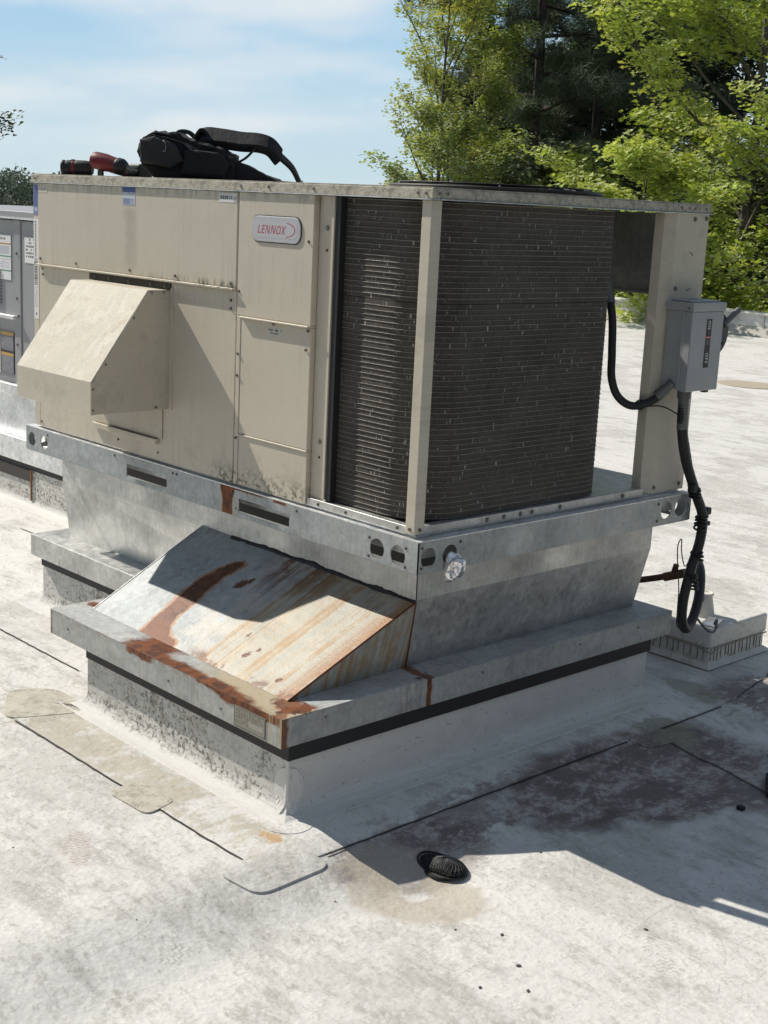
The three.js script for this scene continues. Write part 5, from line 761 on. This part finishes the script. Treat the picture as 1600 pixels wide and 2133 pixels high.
// ------------------------------------------------------------------ drain strainer and loose bits on the roof
{
  const [cx, cz] = onRoof(0.40, 0.235), y0 = dip(cx, cz) - 0.001, t = new Thing('drain_strainer', 'crushed black wire mesh drain strainer at the shadow edge', 'drain strainer', [cx, y0, cz]);
  const D = (a, r) => { const w = 0.052 * r * (1 + 0.16 * Math.cos(2 * a + 0.6) + 0.06 * Math.sin(3 * a)), h = 0.027 * Math.sqrt(Math.max(0, 1 - 0.97 * r * r)) * (1 + 0.22 * r * Math.cos(a - 1)) - 0.014 * r * Math.exp(-((r - 0.6) ** 2) * 9) * Math.max(0, Math.cos(a - 2.4)); const x = cx + w * Math.cos(a) * 1.12, z = cz + w * Math.sin(a); return [x, Math.max(dip(x, z) + 0.002, y0 + 0.003 + h), z]; };
  const w = []; for (let k = 0; k < 30; k++) for (const s of [-1, 1]) { const pts = []; for (let i = 0; i <= 10; i++) { const r = 1 - 0.9 * i / 10; pts.push(D(k / 30 * Math.PI * 2 + s * 0.9 * i / 10, r)); } w.push(tube(pts, 0.00095, 16, 4)); }
  t.part('mesh_dome', merge(w), std({ color: rgb(0.035, 0.036, 0.04), roughness: 0.45, metalness: 0.3 }));
  const ring = []; for (let i = 0; i < 36; i++) { const p = D(i / 36 * Math.PI * 2, 1.02); ring.push(p); } t.part('rim', tube(ring, 0.0028, 72, 6, true), black);
  t.part('sump', new THREE.CylinderGeometry(0.056, 0.058, 0.004, 32).translate(cx, y0 + 0.001, cz), std({ color: rgb(0.02, 0.019, 0.017), roughness: 0.9 }), null, 'dark sump below the mesh');
  const inn = [], DI = (a, r) => { const q = D(a, r); return [cx + (q[0] - cx) * 0.93, y0 + (q[1] - y0) * 0.86, cz + (q[2] - cz) * 0.93]; }; for (let i = 0; i < 28; i++) for (let k = 0; k < 8; k++) { const a0 = i / 28 * 6.2832, a1 = (i + 1) / 28 * 6.2832, p = DI(a0, k / 8), q = DI(a1, k / 8), r = DI(a1, (k + 1) / 8), u = DI(a0, (k + 1) / 8); inn.push(...p, ...r, ...u, ...p, ...q, ...r); } const ig = new THREE.BufferGeometry(); ig.setAttribute('position', new THREE.Float32BufferAttribute(inn, 3)); ig.computeVertexNormals(); t.part('dark_inner_dome', ig, std({ map: rep(tex(128, 128, (u, v) => mix3([0.012, 0.012, 0.012], [0.06, 0.055, 0.04], sm(0.5, 0.8, fB(u, v)))), 6), roughness: 0.95 }), null, 'dark inner dome added under the mesh to give the mound a shaded inside');  // solid dark dome added as the shaded inside of the mesh mound
}
{
  const chip = metreUV(new THREE.SphereGeometry(0.0045, 10, 6).scale(1.25, 0.4, 0.8)), cm = std({ color: rgb(0.12, 0.11, 0.095), roughness: 0.9 }), R = rng(8);
  for (const [x_, z_, s] of [[0.888, 0.078, 1], [0.70, 0.354, 1], [0.808, 0.42, 1.15], [0.884, 0.476, 1], [0.813, 0.545, 0.9], [0.62, 0.42, 0.6], [0.49, -0.02, 1.0], [0.36, 0.55, 0.5], [-0.32, 1.0, 0.5], [0.15, 0.95, 0.4]]) { const [x, z] = onRoof(x_, z_), m = new THREE.Mesh(chip, cm); m.name = numbered('bark_chip'); m.castShadow = m.receiveShadow = true; m.position.set(x, dip(x, z) + 0.002 * s, z); m.rotation.y = R() * 3; m.scale.setScalar(s); m.userData = { label: 'tiny dark chip of debris lying on the sunlit membrane', category: 'debris', group: 'chips of debris on the roof' }; scene.add(m); }
  single('debris_lump', box(0.59, 0.612, -0.056, -0.042, -0.775, -0.757, 0.004), black, 'small black lump lying in the unit shadow', 'debris');
  single('rubber_pad', metreUV(extrude([[0.52, 1.03], [0.84, 1.09], [0.86, 0.85], [0.60, 0.90]], null, 0.008, 0.002).rotateX(-Math.PI / 2).translate(0, -0.050, 0)), std({ color: rgb(0.02, 0.02, 0.022), roughness: 0.9, bumpMap: rep(paintBump, 8), bumpScale: 0.004 }), 'black rubber pad lying flat on the shaded roof', 'rubber pad');
}

// ------------------------------------------------------------------ trees beyond the roof
const GROUND = -5.2;
function bark(c0, c1) { return std({ map: rep(tex(256, 256, (u, v) => mix3(c0, c1, sm(0.3, 0.7, fS(u * 0.4, v * 0.5)))), 1.5), roughness: 0.95, bumpMap: rep(paintBump, 2), bumpScale: 0.02 }); }
const barkGrey = bark([0.14, 0.12, 0.10], [0.06, 0.052, 0.044]), barkPine = bark([0.075, 0.055, 0.045], [0.028, 0.022, 0.019]);
// one spray of leaves; each leaf a lobed, folded blade
function spray(n, size, spread, seed, lobed = true) {
  const R = rng(seed), pos = [], rim = lobed ? [[0, 0], [0.42, 0.12], [0.34, 0.42], [0.5, 0.62], [0.2, 0.66], [0, 1.05], [-0.2, 0.66], [-0.5, 0.62], [-0.34, 0.42], [-0.42, 0.12]] : [[0, 0], [0.26, 0.3], [0.24, 0.62], [0, 1], [-0.24, 0.62], [-0.26, 0.3]];
  for (let k = 0; k < n; k++) {
    const s = size * (0.7 + 0.6 * R()), a = R() * 6.283, rr = spread * Math.sqrt(R()), c = V(Math.cos(a) * rr, (R() - 0.5) * spread * 0.55, Math.sin(a) * rr), q = new THREE.Quaternion().setFromEuler(new THREE.Euler(-0.35 + 0.9 * (R() - 0.5), R() * 6.283, 0.9 * (R() - 0.5), 'YXZ'));
    const pt = rim.map(([x, y]) => V(x * s, Math.abs(x) * s * 0.28 - y * y * s * 0.16, y * s).applyQuaternion(q).add(c)), m = V(0, -0.02 * s, 0.45 * s).applyQuaternion(q).add(c);
    for (let i = 0; i < pt.length; i++) { const p = pt[i], r = pt[(i + 1) % pt.length]; pos.push(m.x, m.y, m.z, p.x, p.y, p.z, r.x, r.y, r.z); }
  }
  const g = new THREE.BufferGeometry(); g.setAttribute('position', new THREE.Float32BufferAttribute(pos, 3)); g.computeVertexNormals(); return metreUV(g);
}
function needles(seed) { const R = rng(seed), pos = []; for (let k = 0; k < 44; k++) { const d = V(R() - 0.5, (R() - 0.35) * 0.9, R() - 0.5).normalize(), l = 0.13 + 0.09 * R(), s = V(R() - 0.5, R() - 0.5, R() - 0.5).cross(d).normalize().multiplyScalar(0.0045), b = V(R() - 0.5, R() - 0.5, R() - 0.5).multiplyScalar(0.16), e = b.clone().addScaledVector(d, l); pos.push(b.x - s.x, b.y - s.y, b.z - s.z, b.x + s.x, b.y + s.y, b.z + s.z, e.x, e.y, e.z); } const g = new THREE.BufferGeometry(); g.setAttribute('position', new THREE.Float32BufferAttribute(pos, 3)); g.computeVertexNormals(); return metreUV(g); }
const leafMat = new THREE.MeshPhysicalMaterial({ color: rgb(1, 1, 1), roughness: 0.85, transmission: 0.58, thickness: 0, side: THREE.DoubleSide });
const needleMat = new THREE.MeshPhysicalMaterial({ color: rgb(1, 1, 1), roughness: 0.8, transmission: 0.15, thickness: 0, side: THREE.DoubleSide });
const sprays = { maple: [spray(12, 0.082, 0.20, 1), spray(13, 0.076, 0.22, 2)], small: [spray(11, 0.066, 0.18, 3), spray(10, 0.06, 0.17, 4)], broad: [spray(10, 0.12, 0.26, 5, false), spray(9, 0.11, 0.26, 6, false)], needle: [needles(7), needles(8)], mass: [spray(12, 0.16, 0.36, 9, false), spray(12, 0.15, 0.36, 10, false)] };
function branchTube(pts, r0, r1, n = 8, rad = 6) { const c = new THREE.CatmullRomCurve3(pts, false, 'centripetal'), g = new THREE.TubeGeometry(c, n, 1, rad), p = g.attributes.position, q = V(); for (let i = 0; i <= n; i++) { c.getPointAt(i / n, q); const r = lerp(r0, r1, i / n); for (let k = 0; k <= rad; k++) { const id = i * (rad + 1) + k; p.setXYZ(id, q.x + (p.getX(id) - q.x) * r, q.y + (p.getY(id) - q.y) * r, q.z + (p.getZ(id) - q.z) * r); } } g.computeVertexNormals(); return g; }
function tree(o) {
  const R = rng(o.seed), base = V(o.at[0], GROUND, o.at[1]), H = o.top - GROUND, t = new Thing(o.name, o.label, 'tree', base.toArray(), o.group), pine = o.kind === 'needle';
  const lean = V((R() - 0.5) * 0.06 + (o.lean ? o.lean[0] : 0), 0, (R() - 0.5) * 0.06 + (o.lean ? o.lean[1] : 0));
  const tp = h => base.clone().add(V(lean.x * h + 0.12 * Math.sin(h * 0.7 + o.seed), h, lean.z * h + 0.12 * Math.cos(h * 0.6 + o.seed)));
  const tpts = []; for (let i = 0; i <= 8; i++) tpts.push(tp(H * 0.97 * i / 8)); t.part('trunk', branchTube(tpts, o.r, o.r * 0.16, 24, 10), pine ? barkPine : barkGrey);
  const wood = [], clusters = [], n = o.limbs;
  for (let k = 0; k < n; k++) {
    const f = (k + R() * 0.7) / n, h = lerp(o.crown0 - GROUND, H * 0.95, f), az = k * 2.39996 + R() * 0.8, prof = pine ? (1 - f * 0.75) : Math.pow(Math.sin(Math.PI * clamp(0.16 + 0.80 * f)), 0.75), L = o.R * prof * (0.7 + 0.55 * R()), el = pine ? 0.12 + 0.25 * (R() - 0.4) : (o.rise ?? 0.55) + 0.35 * (R() - 0.5) + 0.35 * f;
    const S = tp(h), dir = V(Math.cos(az) * Math.cos(el), Math.sin(el), Math.sin(az) * Math.cos(el)), pts = [S]; let p = S.clone(); const m = 5;
    for (let i = 1; i <= m; i++) { p = p.clone().addScaledVector(dir, L / m).add(V((R() - 0.5) * 0.12 * L / m * 2, (pine ? -0.02 : 0.03) * L, (R() - 0.5) * 0.12 * L / m * 2)); pts.push(p); }
    const r0 = o.r * lerp(0.34, 0.12, f); wood.push(branchTube(pts, r0, 0.008, 10, 5));
    const ns = o.subs;
    for (let s = 0; s < ns; s++) {
      const u = 0.25 + 0.75 * (s + R()) / ns, iu = Math.min(m - 0.001, u * m), a = pts[Math.floor(iu)].clone().lerp(pts[Math.floor(iu) + 1], iu % 1), d2 = dir.clone().applyAxisAngle(V(0, 1, 0), (s % 2 ? 1 : -1) * (0.5 + 0.6 * R())).add(V(0, 0.25 * (R() - 0.3), 0)).normalize(), l2 = L * (0.5 - 0.28 * u) * (0.7 + 0.6 * R()) + 0.25, b = a.clone().addScaledVector(d2, l2 * 0.5).add(V(0, 0.04, 0)), c = a.clone().addScaledVector(d2, l2).add(V(0, pine ? 0.05 : -0.02, 0));
      wood.push(branchTube([a, b, c], Math.max(0.006, r0 * 0.35), 0.004, 5, 4));
      for (let q = 0; q < o.per; q++) { const w = 0.2 + 0.85 * R(), e = a.clone().lerp(c, w), g = o.puff; clusters.push(e.add(V((R() + R() - 1) * g, (R() + R() - 1) * g * 0.6, (R() + R() - 1) * g))); }
    }
  }
  t.part('branches', merge(wood), pine ? barkPine : barkGrey);
  const gs = sprays[o.kind], mat = pine ? needleMat : leafMat, C = new THREE.Color(), M = new THREE.Matrix4(), Q = new THREE.Quaternion(), E = new THREE.Euler();
  gs.forEach((g, v) => {
    const list = clusters.filter((_, i) => i % gs.length === v), im = new THREE.InstancedMesh(g, mat, list.length); im.name = 'foliage'; im.userData.kind = 'stuff'; im.castShadow = im.receiveShadow = true;
    list.forEach((c, i) => { Q.setFromEuler(E.set((R() - 0.5) * 0.9, R() * 6.283, (R() - 0.5) * 0.9)); const s = (o.scale ?? 1) * (0.75 + 0.55 * R()); im.setMatrixAt(i, M.compose(c.clone().sub(base), Q, V(s, s, s))); const y = R() * R(), k = 0.75 + 0.5 * R(); C.setRGB(lerp(o.c0[0], o.c1[0], y) * k, lerp(o.c0[1], o.c1[1], y) * k, lerp(o.c0[2], o.c1[2], y) * k); im.setColorAt(i, C); });
    t.o.add(im);
  });
  return t;
}
const ray = (px, d) => { const u = (px - 800) / 2819.43, dir = V(-0.7419 + 0.679 * u, 0, -0.7028 - 0.7325 * u); return [2.471 + dir.x * d, 2.455 + dir.z * d]; };   // a bearing from where the photographer stood, as a plan position
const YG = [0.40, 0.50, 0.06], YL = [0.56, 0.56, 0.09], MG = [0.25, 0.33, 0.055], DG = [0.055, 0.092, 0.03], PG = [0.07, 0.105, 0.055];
const grp = 'trees beyond the roof';
tree({ name: 'maple_tree', label: 'big bright yellow green maple beside the roof edge', at: ray(1490, 23), top: 8.2, crown0: -3.5, r: 0.16, R: 3.7, limbs: 38, subs: 9, per: 21, puff: 0.32, kind: 'maple', seed: 3, c0: YG, c1: YL, group: grp, rise: 0.35 });
tree({ name: 'maple_tree', label: 'low yellow green maple sapling in front of the big maple', at: ray(1315, 21), top: 2.9, crown0: -3.5, r: 0.06, R: 1.35, limbs: 18, subs: 6, per: 12, puff: 0.22, kind: 'maple', seed: 14, c0: YG, c1: YL, group: grp, rise: 0.4 });
tree({ name: 'young_tree', label: 'slender loose tree with bare forked limbs against the sky', at: ray(845, 27), top: 6.4, crown0: -0.2, r: 0.085, R: 1.75, limbs: 22, subs: 6, per: 8, puff: 0.18, kind: 'small', seed: 5, c0: [0.34, 0.40, 0.06], c1: [0.66, 0.58, 0.09], group: grp, rise: 0.85, lean: [0.03, -0.03] });
tree({ name: 'broadleaf_tree', label: 'mid green leafy tree between the slender tree and the pines', at: ray(962, 29), top: 9.0, crown0: -2.5, r: 0.13, R: 1.2, limbs: 36, subs: 7, per: 15, puff: 0.25, kind: 'small', seed: 8, c0: MG, c1: [0.50, 0.52, 0.07], group: grp, rise: 0.5 });
tree({ name: 'broadleaf_tree', label: 'low dark bush like tree behind the fan end of the unit', at: ray(905, 26), top: 3.4, crown0: -3.0, r: 0.08, R: 1.7, limbs: 20, subs: 6, per: 12, puff: 0.22, kind: 'small', seed: 18, c0: MG, c1: [0.42, 0.44, 0.07], group: grp, rise: 0.4 });
tree({ name: 'pine_tree', label: 'tall dark pine with a bare black trunk left of the maple', at: ray(1068, 32), top: 15, crown0: 3.8, r: 0.19, R: 2.4, limbs: 30, subs: 7, per: 8, puff: 0.22, kind: 'needle', seed: 21, scale: 1.5, c0: PG, c1: [0.05, 0.075, 0.035], group: grp });
tree({ name: 'pine_tree', label: 'dense grey green pine filling the gap behind the maple', at: ray(1180, 33), top: 13, crown0: 0.5, r: 0.2, R: 2.9, limbs: 44, subs: 8, per: 9, puff: 0.25, kind: 'needle', seed: 22, scale: 1.7, c0: [0.11, 0.15, 0.08], c1: [0.19, 0.23, 0.12], group: grp });
tree({ name: 'pine_tree', label: 'tall pine rising behind the crown of the big maple', at: ray(1330, 35), top: 15, crown0: 2.0, r: 0.2, R: 2.8, limbs: 34, subs: 7, per: 8, puff: 0.25, kind: 'needle', seed: 23, scale: 1.7, c0: PG, c1: [0.05, 0.075, 0.035], group: grp });
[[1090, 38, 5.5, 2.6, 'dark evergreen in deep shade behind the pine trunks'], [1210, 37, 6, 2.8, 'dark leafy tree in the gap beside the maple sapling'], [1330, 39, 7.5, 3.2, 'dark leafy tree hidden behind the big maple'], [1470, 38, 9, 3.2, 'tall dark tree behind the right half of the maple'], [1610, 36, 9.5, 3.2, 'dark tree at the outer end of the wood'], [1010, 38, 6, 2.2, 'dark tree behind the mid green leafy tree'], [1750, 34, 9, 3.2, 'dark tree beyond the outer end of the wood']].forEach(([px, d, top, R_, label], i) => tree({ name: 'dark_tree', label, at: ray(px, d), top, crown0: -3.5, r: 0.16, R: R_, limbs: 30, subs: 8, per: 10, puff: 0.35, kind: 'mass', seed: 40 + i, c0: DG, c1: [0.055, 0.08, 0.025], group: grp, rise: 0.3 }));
[[1150, 28], [1260, 27], [1060, 27], [1400, 27], [1560, 24], [1680, 24]].forEach(([px, d], i) => tree({ name: 'shrub_tree', label: ['shaded leafy shrub tree under the pines', 'shaded leafy shrub tree behind the sapling', 'shaded leafy shrub tree below the mid green tree', 'shaded shrub tree at the foot of the maple', 'dark leafy shrub tree over the parapet', 'outermost leafy shrub tree over the parapet'][i], at: ray(px, d), top: [2.6, 2.4, 2.6, 2.2, 3.0, 3.4][i], crown0: -3.8, r: 0.07, R: 1.9, limbs: 22, subs: 6, per: 11, puff: 0.28, kind: 'broad', seed: 60 + i, c0: [0.08, 0.13, 0.03], c1: [0.22, 0.27, 0.05], group: grp, rise: 0.35 }));
tree({ name: 'oak_tree', label: 'dark tree whose branch tips reach in past the grey unit', at: ray(-290, 34), top: 6.4, crown0: -1.5, r: 0.22, R: 3.6, limbs: 26, subs: 7, per: 10, puff: 0.3, kind: 'broad', seed: 77, c0: [0.04, 0.062, 0.018], c1: [0.10, 0.12, 0.03], group: grp, rise: 0.35 });
// woodland: haze-tinted horizon line, plus unseen near ring added to dim ambient light
{
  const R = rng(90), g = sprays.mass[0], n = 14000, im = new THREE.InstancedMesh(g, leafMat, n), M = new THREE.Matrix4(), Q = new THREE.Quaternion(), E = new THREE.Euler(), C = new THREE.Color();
  im.name = 'wood_and_shade_ring'; im.userData = { kind: 'stuff', label: 'dark line of woodland on the horizon with an unseen near ring added to dim ambient light', category: 'woodland' }; im.castShadow = im.receiveShadow = true;
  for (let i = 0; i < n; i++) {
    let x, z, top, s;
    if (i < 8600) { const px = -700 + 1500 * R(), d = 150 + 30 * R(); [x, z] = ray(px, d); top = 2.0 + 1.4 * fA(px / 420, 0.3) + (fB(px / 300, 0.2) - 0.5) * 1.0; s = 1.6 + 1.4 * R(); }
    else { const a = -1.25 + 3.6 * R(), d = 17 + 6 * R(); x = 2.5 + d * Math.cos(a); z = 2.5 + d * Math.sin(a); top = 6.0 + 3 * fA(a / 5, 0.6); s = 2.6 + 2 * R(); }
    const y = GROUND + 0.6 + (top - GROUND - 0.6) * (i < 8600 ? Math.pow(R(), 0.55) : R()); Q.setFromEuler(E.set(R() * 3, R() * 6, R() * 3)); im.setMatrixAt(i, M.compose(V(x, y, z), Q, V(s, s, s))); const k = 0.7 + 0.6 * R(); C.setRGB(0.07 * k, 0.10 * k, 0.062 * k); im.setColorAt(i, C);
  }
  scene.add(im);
}
scene.traverse(o => { if (o.isMesh) { o.castShadow = true; o.receiveShadow = true; } });
renderer.render(scene, camera);
